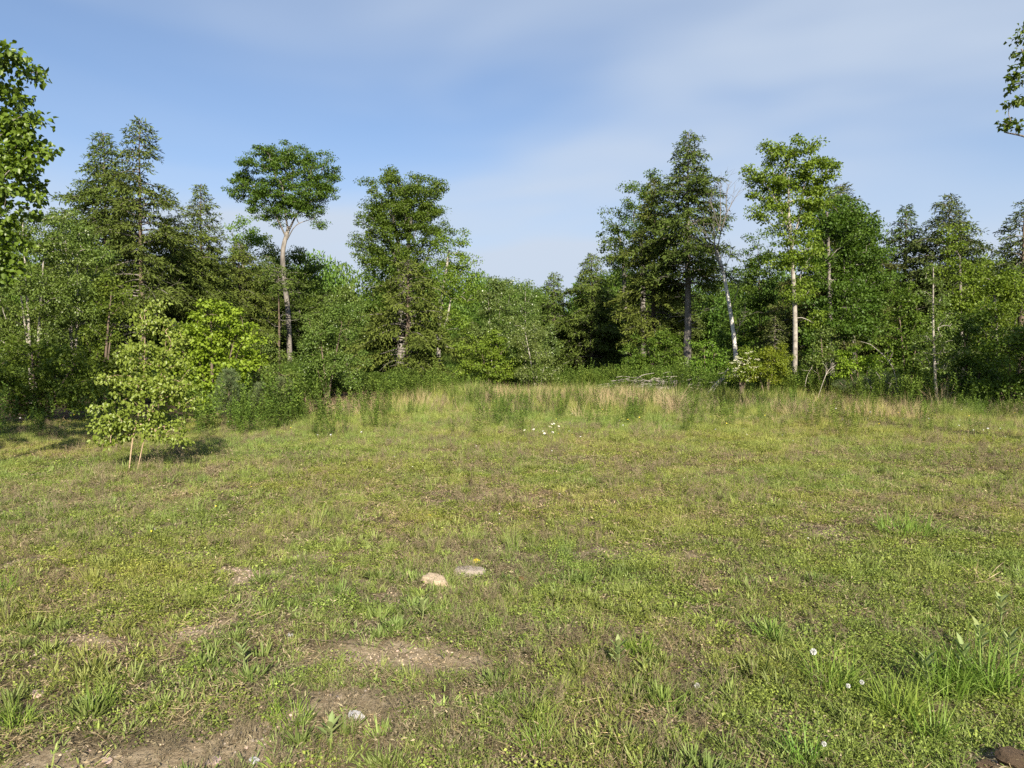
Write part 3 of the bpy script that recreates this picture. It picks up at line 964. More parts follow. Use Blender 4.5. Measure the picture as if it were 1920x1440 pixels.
bush('maple_sapling', 'thin leafy sapling between tallest hemlock trunk and crooked birch', 'sapling', 1322, 31,
     [(1320, 650, 24, 22), (1340, 670, 24, 22), (1315, 690, 30, 18), (1350, 690, 24, 20)], 'maple', .11, .085, .25, .75, 75)
bush('yellow_shrub', 'yellow-green rounded bush near the foot of the white-trunked maple', 'shrub', 1438, 26,
     [(1440, 680, 34, 30), (1455, 665, 26, 22), (1420, 700, 30, 20), (1460, 700, 24, 20)], 'yellow', .075, .05, .22, 1.15, 76)
fl = bush('elder_shrub', 'flowering shrub with cream blossom clusters beside the fallen limb', 'shrub', 1390, 26,
          [(1392, 680, 26, 28), (1385, 700, 24, 18), (1405, 665, 18, 18)], 'maple', .09, .06, .22, .85, 77)
bush('birch_sapling', 'upright light sapling right of the white-trunked maple', 'sapling', 1545, 26,
     [(1540, 640, 22, 34), (1555, 670, 28, 34), (1530, 690, 26, 26)], 'birch', .085, .065, .24, .85, 78)
bush('yellow_shrub', 'bright yellow-green bush under the dense dark maple', 'shrub', 1612, 25,
     [(1605, 670, 30, 26), (1630, 690, 26, 24), (1590, 695, 26, 20)], 'bright', .10, .08, .22, 1.0, 79, flat=.4)
bush('birch_tree', 'thin pale-stemmed birch standing in front of the hemlocks at right', 'tree', 1757, 22,
     [(1748, 510, 14, 26), (1752, 560, 26, 36), (1765, 620, 34, 40), (1745, 660, 40, 40), (1775, 680, 34, 36)], 'birch', .075, .06, .22, .5, 80, bark='bark_pale', nst=1)
bush('maple_shrub', 'dark leafy thicket behind the thin birch', 'shrub', 1700, 27,
     [(1690, 620, 44, 44), (1720, 660, 50, 44), (1670, 680, 40, 36), (1740, 610, 36, 36), (1700, 560, 34, 36)], 'beech', .12, .095, .33, .9, 81)
bush('maple_shrub', 'shaded maple shrub by the grass at the right', 'shrub', 1820, 23,
     [(1810, 640, 44, 44), (1840, 690, 50, 40), (1790, 700, 44, 34), (1830, 600, 34, 34)], 'maple_dark', .11, .09, .28, .95, 82)
bush('beech_shrub', 'dark shrub at the lower right edge of the wood', 'shrub', 1895, 20.5,
     [(1890, 660, 46, 46), (1910, 710, 46, 40), (1870, 730, 40, 26), (1930, 640, 50, 50)], 'beech', .105, .085, .27, .9, 83)
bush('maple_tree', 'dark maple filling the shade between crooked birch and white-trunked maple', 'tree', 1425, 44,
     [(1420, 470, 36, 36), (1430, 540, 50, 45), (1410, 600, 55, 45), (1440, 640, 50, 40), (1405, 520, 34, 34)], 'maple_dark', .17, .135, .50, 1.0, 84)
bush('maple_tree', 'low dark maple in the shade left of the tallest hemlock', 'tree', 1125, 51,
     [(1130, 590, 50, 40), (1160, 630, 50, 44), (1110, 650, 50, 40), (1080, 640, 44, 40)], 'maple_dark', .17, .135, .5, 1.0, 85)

# cream blossom clusters of the flowering shrub
r = np.random.default_rng(90)
M['blossom'] = leaf_mat('cream_blossom', (0.62, 0.60, 0.40), (0.80, 0.78, 0.60), trans=0.15, tcol=(1, 1, .9))
g = Geo()
b0 = np.array(fl.location)
for k in range(34):
    c = at(1392 + r.normal() * 13, 682 + r.normal() * 17, 26) - b0 + np.array([0, -0.28 - .12 * r.random(), 0])
    n = 14
    kites(g, c + r.normal(size=(n, 3)) * np.array([.035, .035, .014]), rand_dir(r, n) * np.array([1, 1, .3]), np.array([0, -.5, 1.0]) + r.normal(size=(n, 3)) * .3, .032, .03, r.random(n))
link('blossom', g.mesh('blossom', M['blossom']), fl)

# near tree reaching in at the left edge
broadleaf('broad_leaved_tree', 'near broad-leaved tree with large sunlit leaves at the left picture edge', 'tree', -95, 9.2,
          [(-95, 912, 11), (-90, 700, 9), (-80, 400, 7), (-70, 200, 4), (-60, 110, 2)],
          [(10, 140, 50, 40), (20, 215, 56, 44), (10, 300, 70, 50), (35, 345, 60, 40), (-60, 200, 90, 110), (-60, 420, 90, 100), (5, 510, 46, 34), (-60, 620, 50, 70), (-130, 350, 90, 160), (0, 110, 40, 22), (30, 260, 46, 40), (-5, 400, 60, 50), (50, 300, 36, 30), (10, 470, 40, 30)],
          'broad', 'bark', L=.062, w=.054, rc=.17, cov=1.05, seed=101, shape='leaf', twig=.0035, up=.55, hang=.45)

# birch sapling standing in the grass: two pale stems
gpt = ground_at(242, 886)
Ds = float(gpt[1])
broadleaf('birch_sapling', 'young birch with two slim white stems standing alone in the grass at left', 'sapling', 242, Ds,
          [(240, 888, 1.25), (249, 820, 1.25), (262, 740, 1.25), (268, 660, .9), (276, 585, .5)],
          [(280, 610, 40, 34), (265, 665, 48, 40), (310, 660, 46, 44), (335, 700, 30, 34), (245, 720, 46, 40), (300, 735, 56, 36), (220, 770, 40, 34), (270, 790, 56, 30), (330, 765, 34, 34), (195, 800, 22, 16), (330, 620, 28, 28), (225, 812, 36, 20), (310, 805, 36, 22), (350, 735, 24, 30), (285, 570, 22, 16), (212, 822, 26, 14), (330, 822, 28, 16)],
          'birch_near', 'bark_tan', L=.043, w=.034, rc=.13, cov=.60, seed=102, shape='leaf', twig=.0022, up=.35, hang=.75,
          stems=[[(254, 886, 1.1), (270, 822, 1.05), (290, 750, 1.0), (302, 690, .8), (318, 640, .4)]])


# white pine saplings
def pine(label, px, D, top, half, seed):
    r = np.random.default_rng(seed)
    b = at(px, HZ, D)
    b[2] = float(gz(b[0], b[1]))
    h = at(px, top, D)[2] - b[2]
    R = px_len(half, D)
    root = empty('pine_sapling', b, label, 'sapling', None)
    gt, gb, gl = Geo(), Geo(), Geo()
    tube(gt, np.stack([np.zeros(12), np.zeros(12), np.linspace(-.05, h, 12)], 1), np.linspace(.022, .005, 12), 7, .5)
    A, B = [], []
    for wz in np.linspace(.12, .96, 9):
        for k in range(6):
            a = k * 1.047 + r.normal() * .3 + wz * 9
            ln = R * (1.02 - wz) ** .7 * (.8 + .4 * r.random()) + .06
            p0 = np.array([0, 0, h * wz])
            dv = norm(np.array([math.cos(a), math.sin(a), .45 + .5 * wz]))
            A.append(p0)
            B.append(p0 + dv * ln)
            for q in np.linspace(.3, 1, max(3, int(ln / .06))):
                c = p0 + dv * ln * q
                n = 26
                d = norm(rand_dir(r, n) * .8 + dv * .9)
                kites(gl, np.broadcast_to(c, (n, 3)) + r.normal(size=(n, 3)) * .01, d, rand_dir(r, n), .10 * (.7 + .5 * r.random(n)), .008, np.clip(.5 * r.random() + .5 * r.random(n), 0, 1), fold=0, droop=.05, mid=.5)
    n = 40
    kites(gl, np.array([0, 0, h]) + r.normal(size=(n, 3)) * np.array([.01, .01, .05]), norm(rand_dir(r, n) + np.array([0, 0, 1.0])), rand_dir(r, n), .09, .008, r.random(n), fold=0, mid=.5)
    sticks(gb, np.array(A), np.array(B), .008, .003, 5, .5)
    link('trunk', gt.mesh('trunk', M['bark_dark'], True), root)
    link('branches', gb.mesh('branches', M['bark_dark']), root)
    link('crown', gl.mesh('crown', M['pine']), root)


pine('grey-green young pine just right of the birch sapling', 428, 17.3, 700, 36, 111)
pine('smaller young pine at the right end of the left-hand shrubs', 530, 18.2, 715, 36, 112)
pine('low young pine half hidden between the two others', 488, 17.9, 725, 28, 113)

# --- background wood: copies standing behind the front trees
r = np.random.default_rng(120)
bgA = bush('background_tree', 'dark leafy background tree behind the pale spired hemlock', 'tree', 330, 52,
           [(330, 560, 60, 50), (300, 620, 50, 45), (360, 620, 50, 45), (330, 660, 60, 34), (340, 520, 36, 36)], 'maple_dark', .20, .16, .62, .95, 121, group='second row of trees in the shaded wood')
bgB = conifer('background_hemlock', 'dark background hemlock low between oak and twin maple', 620, 56, 560, 700, 60, 'hemlock', seed=122, trunk_px=4, needle=.24, nw=.075, group='second row of hemlocks in the shaded wood')
ORD = 'first second third fourth fifth sixth seventh eighth ninth tenth eleventh twelfth thirteenth fourteenth fifteenth sixteenth seventeenth eighteenth nineteenth twentieth'.split()
LM = [(-200, 'behind the left edge birches'), (150, 'behind the left hemlocks'), (420, 'behind the flat-topped oak'), (640, 'behind the twin maple'), (860, 'in the low gap'), (1100, 'behind the tallest hemlock'), (1380, 'behind the white-trunked maple'), (1650, 'behind the right hemlocks')]
nA = nB = 0
for k in range(30):
    D = 52 + 26 * r.random()
    px = -120 + 2160 * (k + r.random()) / 30
    p = at(px, HZ, D)
    p[2] = float(gz(p[0], p[1]))
    low = 830 < px < 1150
    s = (0.62 if low else 1.0) * (0.85 + .35 * r.random()) * (D / 56)
    if k % 3 == 1:
        nB += 1
        copy_tree(bgB, 'background_hemlock', p, r.random() * 6.28, (s * 1.0, s), 'second-row hemlock %s, %s such from the left' % ([q for a_, q in LM if a_ <= px][-1], ORD[nB - 1]), 'second row of hemlocks in the shaded wood')
    else:
        nA += 1
        copy_tree(bgA, 'background_tree', p, r.random() * 6.28, (s * 1.05, s), 'second-row leafy tree %s, %s such from the left' % ([q for a_, q in LM if a_ <= px][-1], ORD[nA - 1]), 'second row of trees in the shaded wood')


# ------------------------------------------------------------------ scattered growth (geometry nodes, one object each)
def scatter(name, pos, rot, scl, idx, tint, protos, label=None):
    me = bpy.data.meshes.new(name)
    n = len(pos)
    me.vertices.add(n)
    me.vertices.foreach_set('co', np.asarray(pos, np.float32).ravel())
    for nm, ty, key, arr in (('rot', 'FLOAT_VECTOR', 'vector', rot), ('scl', 'FLOAT_VECTOR', 'vector', scl), ('tint', 'FLOAT_COLOR', 'color', tint), ('idx', 'INT', 'value', idx)):
        a = me.attributes.new(nm, ty, 'POINT')
        a.data.foreach_set(key, np.asarray(arr, np.int32 if ty == 'INT' else np.float32).ravel())
    me.update()
    o = link(name, me)
    c = bpy.data.collections.new(name + '_kinds')
    for k, p in enumerate(protos):
        c.objects.link(bpy.data.objects.new('%s_kind_%02d' % (name, k), p))
    ng = bpy.data.node_groups.new(name, 'GeometryNodeTree')
    ng.interface.new_socket('Geometry', in_out='INPUT', socket_type='NodeSocketGeometry')
    ng.interface.new_socket('Geometry', in_out='OUTPUT', socket_type='NodeSocketGeometry')
    gi = ng.nodes.new('NodeGroupInput')
    gu = ng.nodes.new('NodeGroupOutput')
    ip = ng.nodes.new('GeometryNodeInstanceOnPoints')
    ci = ng.nodes.new('GeometryNodeCollectionInfo')
    ci.inputs['Collection'].default_value = c
    ci.inputs['Separate Children'].default_value = True
    ci.inputs['Reset Children'].default_value = True
    ip.inputs['Pick Instance'].default_value = True

    def named(nm, ty):
        q = ng.nodes.new('GeometryNodeInputNamedAttribute')
        q.data_type = ty
        q.inputs['Name'].default_value = nm
        return q.outputs['Attribute']
    ng.links.new(gi.outputs[0], ip.inputs['Points'])
    ng.links.new(ci.outputs[0], ip.inputs['Instance'])
    ng.links.new(named('idx', 'INT'), ip.inputs['Instance Index'])
    ng.links.new(named('rot', 'FLOAT_VECTOR'), ip.inputs['Rotation'])
    ng.links.new(named('scl', 'FLOAT_VECTOR'), ip.inputs['Scale'])
    ng.links.new(ip.outputs['Instances'], gu.inputs[0])
    md = o.modifiers.new('scatter', 'NODES')
    md.node_group = ng
    o['kind'] = 'stuff'
    if label:
        o['label'] = label
    return o


GI = dict(instancer=True, tcol=(1.2, 1.2, .6))
M['mat_leaf'] = leaf_mat('ground_leaf', (0.1311, 0.175, 0.0291), (0.2731, 0.3225, 0.0672), trans=.25, **GI)
M['blade'] = leaf_mat('grass_blade', (0.1517, 0.1988, 0.0381), (0.3249, 0.3665, 0.1064), trans=.28, **GI)
M['straw'] = leaf_mat('straw', (0.27, 0.205, 0.110), (0.50, 0.405, 0.240), trans=.15, rough=.7, spec=.15, **GI)
M['deadweed'] = leaf_mat('dead_weed', (0.125, 0.100, 0.060), (0.27, 0.22, 0.14), trans=0.0, rough=.8, spec=.1, **GI)
M['forb'] = leaf_mat('forb_leaf', (0.0805, 0.135, 0.0198), (0.1725, 0.2438, 0.0418), trans=.25, **GI)
M['hawk'] = leaf_mat('grey_green_leaf', (0.12, 0.1568, 0.0342), (0.215, 0.252, 0.0741), trans=.2, **GI)


def blades(g, r, n, rad, h0, h1, wd, lean=0.35, seg=3, rndlo=0, rndhi=1, curve=.5):
    """arching grass blades of three quads each"""
    a = r.random(n) * 6.283
    rr = rad * np.sqrt(r.random(n))
    base = np.stack([rr * np.cos(a), rr * np.sin(a), np.zeros(n)], 1)
    out = norm(np.stack([np.cos(a + r.normal(size=n) * .9), np.sin(a + r.normal(size=n) * .9), np.zeros(n)], 1))
    h = h0 + (h1 - h0) * r.random(n)
    ln = np.abs(lean + r.normal(size=n) * lean * .6)
    fa = r.random(n) * 6.283
    s = np.stack([np.cos(fa), np.sin(fa), np.zeros(n)], 1)
    vs = []
    for k in range(seg + 1):
        u = k / seg
        p = base + out * (h * ln * (u * (1 - curve) + curve * u * u * 1.4))[:, None] + np.array([0, 0, 1]) * (h * (u - .30 * ln * u * u))[:, None]
        wk = wd * (1 - .85 * u ** 1.5) * .5
        vs += [p - s * wk, p + s * wk]
    v = np.stack(vs, 1)
    b = np.arange(n)[:, None] * (2 * seg + 2)
    f = np.concatenate([b + np.array([[2 * k, 2 * k + 1, 2 * k + 3, 2 * k + 2]]) for k in range(seg)])
    g.add(v, f, np.tile(rndlo + (rndhi - rndlo) * r.random(n), seg))


def proto_mat(seed, leafy=110, rad=.10, size=.016, hmax=.045):
    r = np.random.default_rng(seed)
    g = Geo()
    n = leafy
    a = r.random(n) * 6.283
    rr = rad * np.sqrt(r.random(n))
    C = np.stack([rr * np.cos(a), rr * np.sin(a), hmax * r.random(n) ** 1.5], 1)
    d = rand_dir(r, n) * np.array([1, 1, .35]) + np.array([0, 0, .15])
    kites(g, C, d, np.array([0, 0, 1.0]) + r.normal(size=(n, 3)) * .45, size * (.6 + .8 * r.random(n)), size * .7 * (.6 + .8 * r.random(n)), r.random(n))
    return g.mesh('ground_leaves', M['mat_leaf'])


def proto_blades(seed, n, rad, h0, h1, wd, lean, mat, seg=3):
    r = np.random.default_rng(seed)
    g = Geo()
    blades(g, r, n, rad, h0, h1, wd, lean, seg)
    return g.mesh('blades', M[mat])


def proto_thatch(seed, n=34, rad=.12):
    r = np.random.default_rng(seed)
    g = Geo()
    C = np.stack([r.normal(size=n) * rad * .5, r.normal(size=n) * rad * .5, .004 + .03 * r.random(n) ** 2], 1)
    d = rand_dir(r, n) * np.array([1, 1, .18])
    kites(g, C, d, np.array([0, 0, 1.0]) + r.normal(size=(n, 3)) * .3, .04 + .11 * r.random(n), .0032, r.random(n), fold=0, droop=.04, mid=.5)
    return g.mesh('thatch', M['straw'])


def proto_stalks(seed, n=7, h=.22):
    """dry branching weed stalks"""
    r = np.random.default_rng(seed)
    g = Geo()
    A, B = [], []
    for k in range(n):
        p = np.array([r.normal() * .05, r.normal() * .05, 0])
        d = norm(np.array([r.normal() * .22, r.normal() * .22, 1.0]))
        hh = h * (.55 + .7 * r.random())
        for s in range(4):
            q = p + d * hh / 4
            A.append(p)
            B.append(q)
            if s > 0:
                for _ in range(3):
                    A.append(q)
                    B.append(q + norm(d + r.normal(size=3) * .55) * hh * .2)
            p = q
            d = norm(d + r.normal(size=3) * .12)
    A, B = np.array(A), np.array(B)
    sticks(g, A, B, .0016, .0011, 3, r.random(len(A)))
    n = 24
    sel = r.integers(0, len(B), n)
    kites(g, B[sel], rand_dir(r, n), rand_dir(r, n), .012, .006, r.random(n))
    return g.mesh('stalks', M['deadweed'])


def proto_rosette(seed, n=46, L=.085, w=.009, mat='hawk', rise=.95):
    r = np.random.default_rng(seed)
    g = Geo()
    a = r.random(n) * 6.283
    C = np.stack([np.cos(a), np.sin(a), np.zeros(n)], 1) * (.07 * r.random(n))[:, None]
    el = rise + r.normal(size=n) * .30
    d = np.stack([np.cos(a) * np.cos(el), np.sin(a) * np.cos(el), np.sin(el)], 1)
    leaves6(g, C, d, np.stack([-np.cos(a) * .6, -np.sin(a) * .6, np.ones(n)], 1), L * (.55 + .7 * r.random(n)), w * (.7 + .6 * r.random(n)), r.random(n), droop=.12)
    return g.mesh('rosette', M[mat])


def proto_forb(seed, stems=5, h=.55, L=.075, w=.018):
    """leafy upright weed (goldenrod-like)"""
    r = np.random.default_rng(seed)
    g = Geo()
    for k in range(stems):
        p0 = np.array([r.normal() * .07, r.normal() * .07, 0])
        d = norm(np.array([r.normal() * .16, r.normal() * .16, 1]))
        hh = h * (.6 + .6 * r.random())
        sticks(g, p0[None], (p0 + d * hh)[None], .003, .0015, 3, .3)
        n = int(hh / .018)
        u = np.linspace(.15, 1, n)
        a = np.arange(n) * 2.4 + r.random() * 6
        C = p0 + d * (hh * u)[:, None]
        dd = np.stack([np.cos(a), np.sin(a), .35 + .9 * u ** 3], 1)
        kites(g, C, dd, np.array([0, 0, 1.0]) + r.normal(size=(n, 3)) * .25, L * (1.1 - .55 * u) * (.7 + .5 * r.random(n)), w, r.random(n), droop=.2)
    return g.mesh('forb', M['forb'])


def place(r, dens, y0, y1, keep=None, spread=.80, margin=2.5):
    """random points over the wedge the meadow fills; dens per square metre"""
    area = (spread * (y0 + y1) + 2 * margin) * (y1 - y0)
    n = int(area * dens)
    wmax = spread * y1 + margin
    n2 = int(n * (2 * wmax) * (y1 - y0) / area)
    x = (r.random(n2) * 2 - 1) * wmax
    y = y0 + (y1 - y0) * r.random(n2)
    ok = np.abs(x) < spread * y + margin
    x, y = x[ok], y[ok]
    if keep is not None:
        ok = r.random(len(x)) < keep(x, y)
        x, y = x[ok], y[ok]
    return x, y


def tints(r, x, y, base=(1, 1, 1), var=.18, patch=.25, seed=301):
    """patchy colour of the plants: some drier and browner, some greener"""
    n = len(x)
    dry = np.clip((fbm(x, y, 2.2, seed, 4) - .5) * 4, -1, 1)
    dry2 = np.clip((fbm(x, y, .5, seed + 5, 3) - .5) * 4, -1, 1)
    dd = .6 * patch * (dry * .7 + dry2 * .6)
    v = 1 + var * r.normal(size=n)
    c = np.stack([v * (1 + .62 * dd), v * (1 + .08 * dd), v * (1 + .10 * dd)], 1) * np.array(base)
    return np.concatenate([np.clip(c, .2, 2.2), np.ones((n, 1))], 1)


def do_scatter(name, r, groups, protos, base=(1, 1, 1), smin=.7, smax=1.3, tilt=.12, var=.15, patch=.3, label=None, zoff=0.0, vert=(1, 1)):
    xs, ys, ss = [], [], []
    for (x, y, k) in groups:
        xs.append(x)
        ys.append(y)
        ss.append(k(x, y) if callable(k) else np.full(len(x), k))
    x, y, k = map(np.concatenate, (xs, ys, ss))
    n = len(x)
    s = k * (smin + (smax - smin) * r.random(n))
    rot = np.stack([r.normal(size=n) * tilt, r.normal(size=n) * tilt, r.random(n) * 6.283], 1)
    v = vert[0] + (vert[1] - vert[0]) * r.random(n)
    return scatter(name, np.stack([x, y, gz(x, y) + zoff], 1), rot, np.stack([s, s, s * v], 1), r.integers(0, len(protos), n), tints(r, x, y, base, var, patch), protos, label)


r = np.random.default_rng(200)
notwood = lambda x, y: 1 - wood(x, y)
nb_ = lambda x, y: (1 - .93 * bare(x, y)) * notwood(x, y) * tuft(x, y)
tuft = lambda x, y: np.where(y < 9, np.clip((fbm(x, y, .13, 141, 2) - .40) / .14, .40, 1), np.clip((fbm(x, y, .30, 147, 3) - .40) / .14, .45, 1))
lush = lambda x, y: np.clip((fbm(x, y, 1.1, 61, 4) - .40) / .22, 0, 1)
lushR = lambda x, y: np.clip(.9 * lush(x, y) + .26 * np.clip((x - .2) / 1.5, -1, 1), 0, 1)
tallf = lambda x, y: np.clip((y - .34 * np.interp(x, _ex, _ey) - 1.5 + 9 * (fbm(x, y, 1.8, 71, 4) - .5)) / 15, 0, 1) * np.clip((x + 6) / 2.5, .05, 1)

mats = [proto_mat(210 + k, 150, .09, .010, .030) for k in range(4)] + [proto_mat(216 + k, 110, .09, .014, .04) for k in range(3)]
G = [(*place(r, 330, 1.7, 5, lambda x, y: nb_(x, y) * (.12 + .88 * lushR(x, y))), .95),
     (*place(r, 220, 5, 10, lambda x, y: nb_(x, y) * (.15 + .85 * lush(x, y))), 1.0),
     (*place(r, 95, 10, 18, lambda x, y: nb_(x, y) * (.2 + .8 * lush(x, y))), 1.3),
     (*place(r, 24, 18, 34, lambda x, y: nb_(x, y) * (.3 + .7 * lush(x, y))), 2.0)]
do_scatter('ground_cover', r, G, mats, base=(1.02, 1.0, 1.0), label='low leafy ground cover of clover and small weeds', tilt=.2)

sg = [proto_blades(230 + k, 36, .06, .025, .095, .0034, .6, 'blade') for k in range(5)]
G = [(*place(r, 140, 1.7, 6, lambda x, y: nb_(x, y) * (.20 + .80 * np.clip(lush(x + 9, y) + .3 * np.clip(x / 1.5, -1, 1), 0, 1))), .9),
     (*place(r, 130, 6, 12, lambda x, y: nb_(x, y) * (.35 + .65 * lush(x + 9, y))), 1.0),
     (*place(r, 85, 12, 20, lambda x, y: nb_(x, y)), 1.25),
     (*place(r, 40, 20, 40, lambda x, y: nb_(x, y)), 1.8)]
do_scatter('short_grass', r, G, sg, base=(1.03, 1.01, 1.0), label='short meadow grass', smin=.5, smax=1.3, patch=.35)

th = [proto_thatch(240 + k) for k in range(4)]
G = [(*place(r, 120, 1.7, 7, lambda x, y: (1 - .8 * bare(x, y)) * (.25 + .75 * (1 - lushR(x, y)))), .65),
     (*place(r, 85, 7, 16, lambda x, y: notwood(x, y) * (.4 + .6 * (1 - lush(x, y)))), 1.0),
     (*place(r, 18, 16, 36, notwood), 1.6)]
do_scatter('dry_thatch', r, G, th, label='dry straw lying in the grass', patch=.1, base=(.85, .82, .80), var=.3)

def proto_litter(seed, n=60, rad=.11):
    """small dead leaves, bits of stem and moss lying on the soil"""
    r = np.random.default_rng(seed)
    g = Geo()
    C = np.stack([r.normal(size=n) * rad * .55, r.normal(size=n) * rad * .55, .002 + .018 * r.random(n) ** 1.5], 1)
    d = rand_dir(r, n) * np.array([1, 1, .45])
    wd = np.where(r.random(n) < .5, .002, .008)
    kites(g, C, d, np.array([0, 0, 1.0]) + r.normal(size=(n, 3)) * .6, .012 + .03 * r.random(n), wd, r.random(n), fold=.2, droop=.1)
    return g.mesh('litter', M['deadweed'])


li = [proto_litter(245 + k) for k in range(4)]
G = [(*place(r, 210, 1.7, 6, lambda x, y: (1 - .85 * bare(x, y)) * (.35 + .65 * (1 - lushR(x, y)))), .8), (*place(r, 80, 6, 13, lambda x, y: notwood(x, y)), 1.1)]
do_scatter('plant_litter', r, G, li, label='brown litter of dead leaves and stems on the soil', patch=.2, var=.35, tilt=.1, smin=.6, smax=1.3)

st = [proto_stalks(250 + k) for k in range(4)]
drys = lambda x, y: np.clip((fbm(x, y, .9, 91, 4) - .48) / .12, 0, 1) * notwood(x, y)
G = [(*place(r, 110, 1.9, 7, lambda x, y: drys(x, y) * np.clip(1 - (x - .2) / 2.0, .25, 1)), .36), (*place(r, 26, 7, 18, drys), .55), (*place(r, 6, 18, 36, drys), 1.3)]
do_scatter('dead_weeds', r, G, st, label='grey dry weed stalks standing in the turf', patch=.1, var=.2, tilt=.25)

tw = [proto_rosette(360 + k, 16, .030, .0055, 'hawk', .8) for k in range(3)] + [proto_mat(366 + k, 26, .03, .009, .02) for k in range(2)]
G = [(*place(r, 260, 1.7, 6.5, lambda x, y: (1 - .85 * bare(x, y))), 1.0), (*place(r, 80, 6.5, 13, lambda x, y: (1 - .5 * bare(x, y)) * notwood(x, y)), 1.3)]
do_scatter('tiny_weeds', r, G, tw, label='tiny weeds sprinkled over the turf', smin=.5, smax=1.5, patch=.35, var=.25, tilt=.2)

ro = [proto_rosette(260 + k) for k in range(3)] + [proto_rosette(264 + k, 20, .055, .014, 'mat_leaf', .6) for k in range(2)]
G = [(*place(r, 60, 1.9, 7, lambda x, y: np.clip((fbm(x, y, .45, 95, 3) - .46) / .1, 0, 1) * (1 - .9 * bare(x, y)) * np.clip(1 - (x - .4) / 2.2, .15, 1)), .80), (*place(r, 7, 7, 15, nb_), 1.0)]
do_scatter('weed_rosettes', r, G, ro, label='upright grey-green weed leaves in the turf', smin=.4, smax=1.35, patch=.4)

tg = [proto_blades(270 + k, 46, .10, .18, .50, .0055, .34, 'blade', 4) for k in range(4)]
tsc = lambda x, y: (.24 + .85 * tallf(x, y) ** 1.1) * (.45 + 1.1 * fbm(x, y, 1.3, 151, 3))
G = [(*place(r, 7, 5, 10, lambda x, y: nb_(x, y) * lush(x + 4, y)), .40), (*place(r, 26, 10, 20, lambda x, y: np.clip(tallf(x, y) * 2.2 + .12, 0, 1) * notwood(x, y) * (.3 + .7 * lush(x + 2, y))), tsc), (*place(r, 20, 20, 40, lambda x, y: np.clip(tallf(x, y) * 2.2 + .12, 0, 1) * np.clip(notwood(x, y) * 1.5, 0, 1) * (.35 + .65 * lush(x, y))), tsc)]
do_scatter('tall_grass', r, G, tg, base=(.94, .95, .92), label='tall meadow grass toward the wood', smin=.5, smax=1.4, patch=.5)

ts = [proto_blades(280 + k, 26, .12, .28, .68, .0055, .30, 'straw', 4) for k in range(3)]
_SS = [(ground_at(a, b_), q) for a, b_, q in [(620, 772, 1.6), (690, 764, 1.4), (570, 782, 1.2), (1190, 764, 1.3), (1000, 750, 1.8), (860, 742, 2.0), (1140, 752, 1.6), (740, 745, 1.6), (1480, 778, .7), (1680, 785, .7)]]


def spots(x, y):
    v = np.zeros(np.shape(x))
    for p, q in _SS:
        v = np.maximum(v, np.exp(-(((x - p[0]) / q) ** 2 + ((y - p[1]) / (q * 1.3)) ** 2)))
    return v


strawf = lambda x, y: np.clip(spots(x, y) * 1.2 + .32 * np.clip((fbm(x, y, 1.6, 105, 4) - .53) / .08, 0, 1) * np.clip(tallf(x, y) * 2, 0, 1), 0, 1) * np.clip(tallf(x, y), .06, 1) * np.clip(notwood(x, y) * 1.6, 0, 1)
G = [(*place(r, 10, 8, 20, strawf), .60), (*place(r, 26, 18, 38, strawf), .9)]
do_scatter('tall_straw', r, G, ts, label='patches of tall dry straw-coloured grass', smin=.5, smax=1.25, patch=.1)

fo = [proto_forb(290 + k) for k in range(4)]
edgef = lambda x, y: np.clip(1 - np.abs(y - np.interp(x, _ex, _ey) + 1.5) / 4.0, 0, 1) * np.clip((fbm(x, y, 2.0, 111, 3) - .36) / .15, 0, 1) * np.clip((x + 4.5) / 2, .06, 1)
G = [(*place(r, 34, 10, 42, edgef), 1.2), (*place(r, 9, 14, 36, lambda x, y: np.clip(tallf(x, y) * 1.4, 0, 1) * notwood(x, y) * lush(x, y)), .8)]
mound = lambda x, y: np.clip(1 - np.abs(y - np.interp(x, _ex, _ey) + 3.0) / 4.5, 0, 1) * np.clip((fbm(x, y, 2.4, 117, 3) - .44) / .08, 0, 1) * np.clip((x - 2) / 4, .25, 1)
G.append((*place(r, 20, 14, 38, mound), 1.6))
do_scatter('weed_thicket', r, G, fo, label='leafy green weeds along the foot of the wood', smin=.5, smax=1.5)

# undergrowth inside the wood; the wood's shade is put into its darker tint
ug = []
for k in range(3):
    rr_ = np.random.default_rng(300 + k)
    g = Geo()
    n = 6000
    C = rand_dir(rr_, n) * (rr_.random(n) ** .4)[:, None] * np.array([.9, .9, .8]) + np.array([0, 0, .8])
    kites(g, C, rand_dir(rr_, n), np.array([0, 0, .9]) + rr_.normal(size=(n, 3)) * .6, .065 * (.6 + .8 * rr_.random(n)), .045, rr_.random(n))
    ug.append(g.mesh('undergrowth', M['forb']))
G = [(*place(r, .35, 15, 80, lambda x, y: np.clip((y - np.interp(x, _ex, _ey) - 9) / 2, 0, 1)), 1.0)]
do_scatter('undergrowth', r, G, ug, base=(.62, .66, .6), label='shade-tinted leafy undergrowth inside the wood', smin=.6, smax=1.15, vert=(.5, 1.0))
# far mass of forest closing the view behind the second row
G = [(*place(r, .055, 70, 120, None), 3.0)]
do_scatter('far_forest', r, G, ug, base=(.7, .8, .75), label='far wood behind the second row', smin=.8, smax=1.4, vert=(1.2, 1.9))

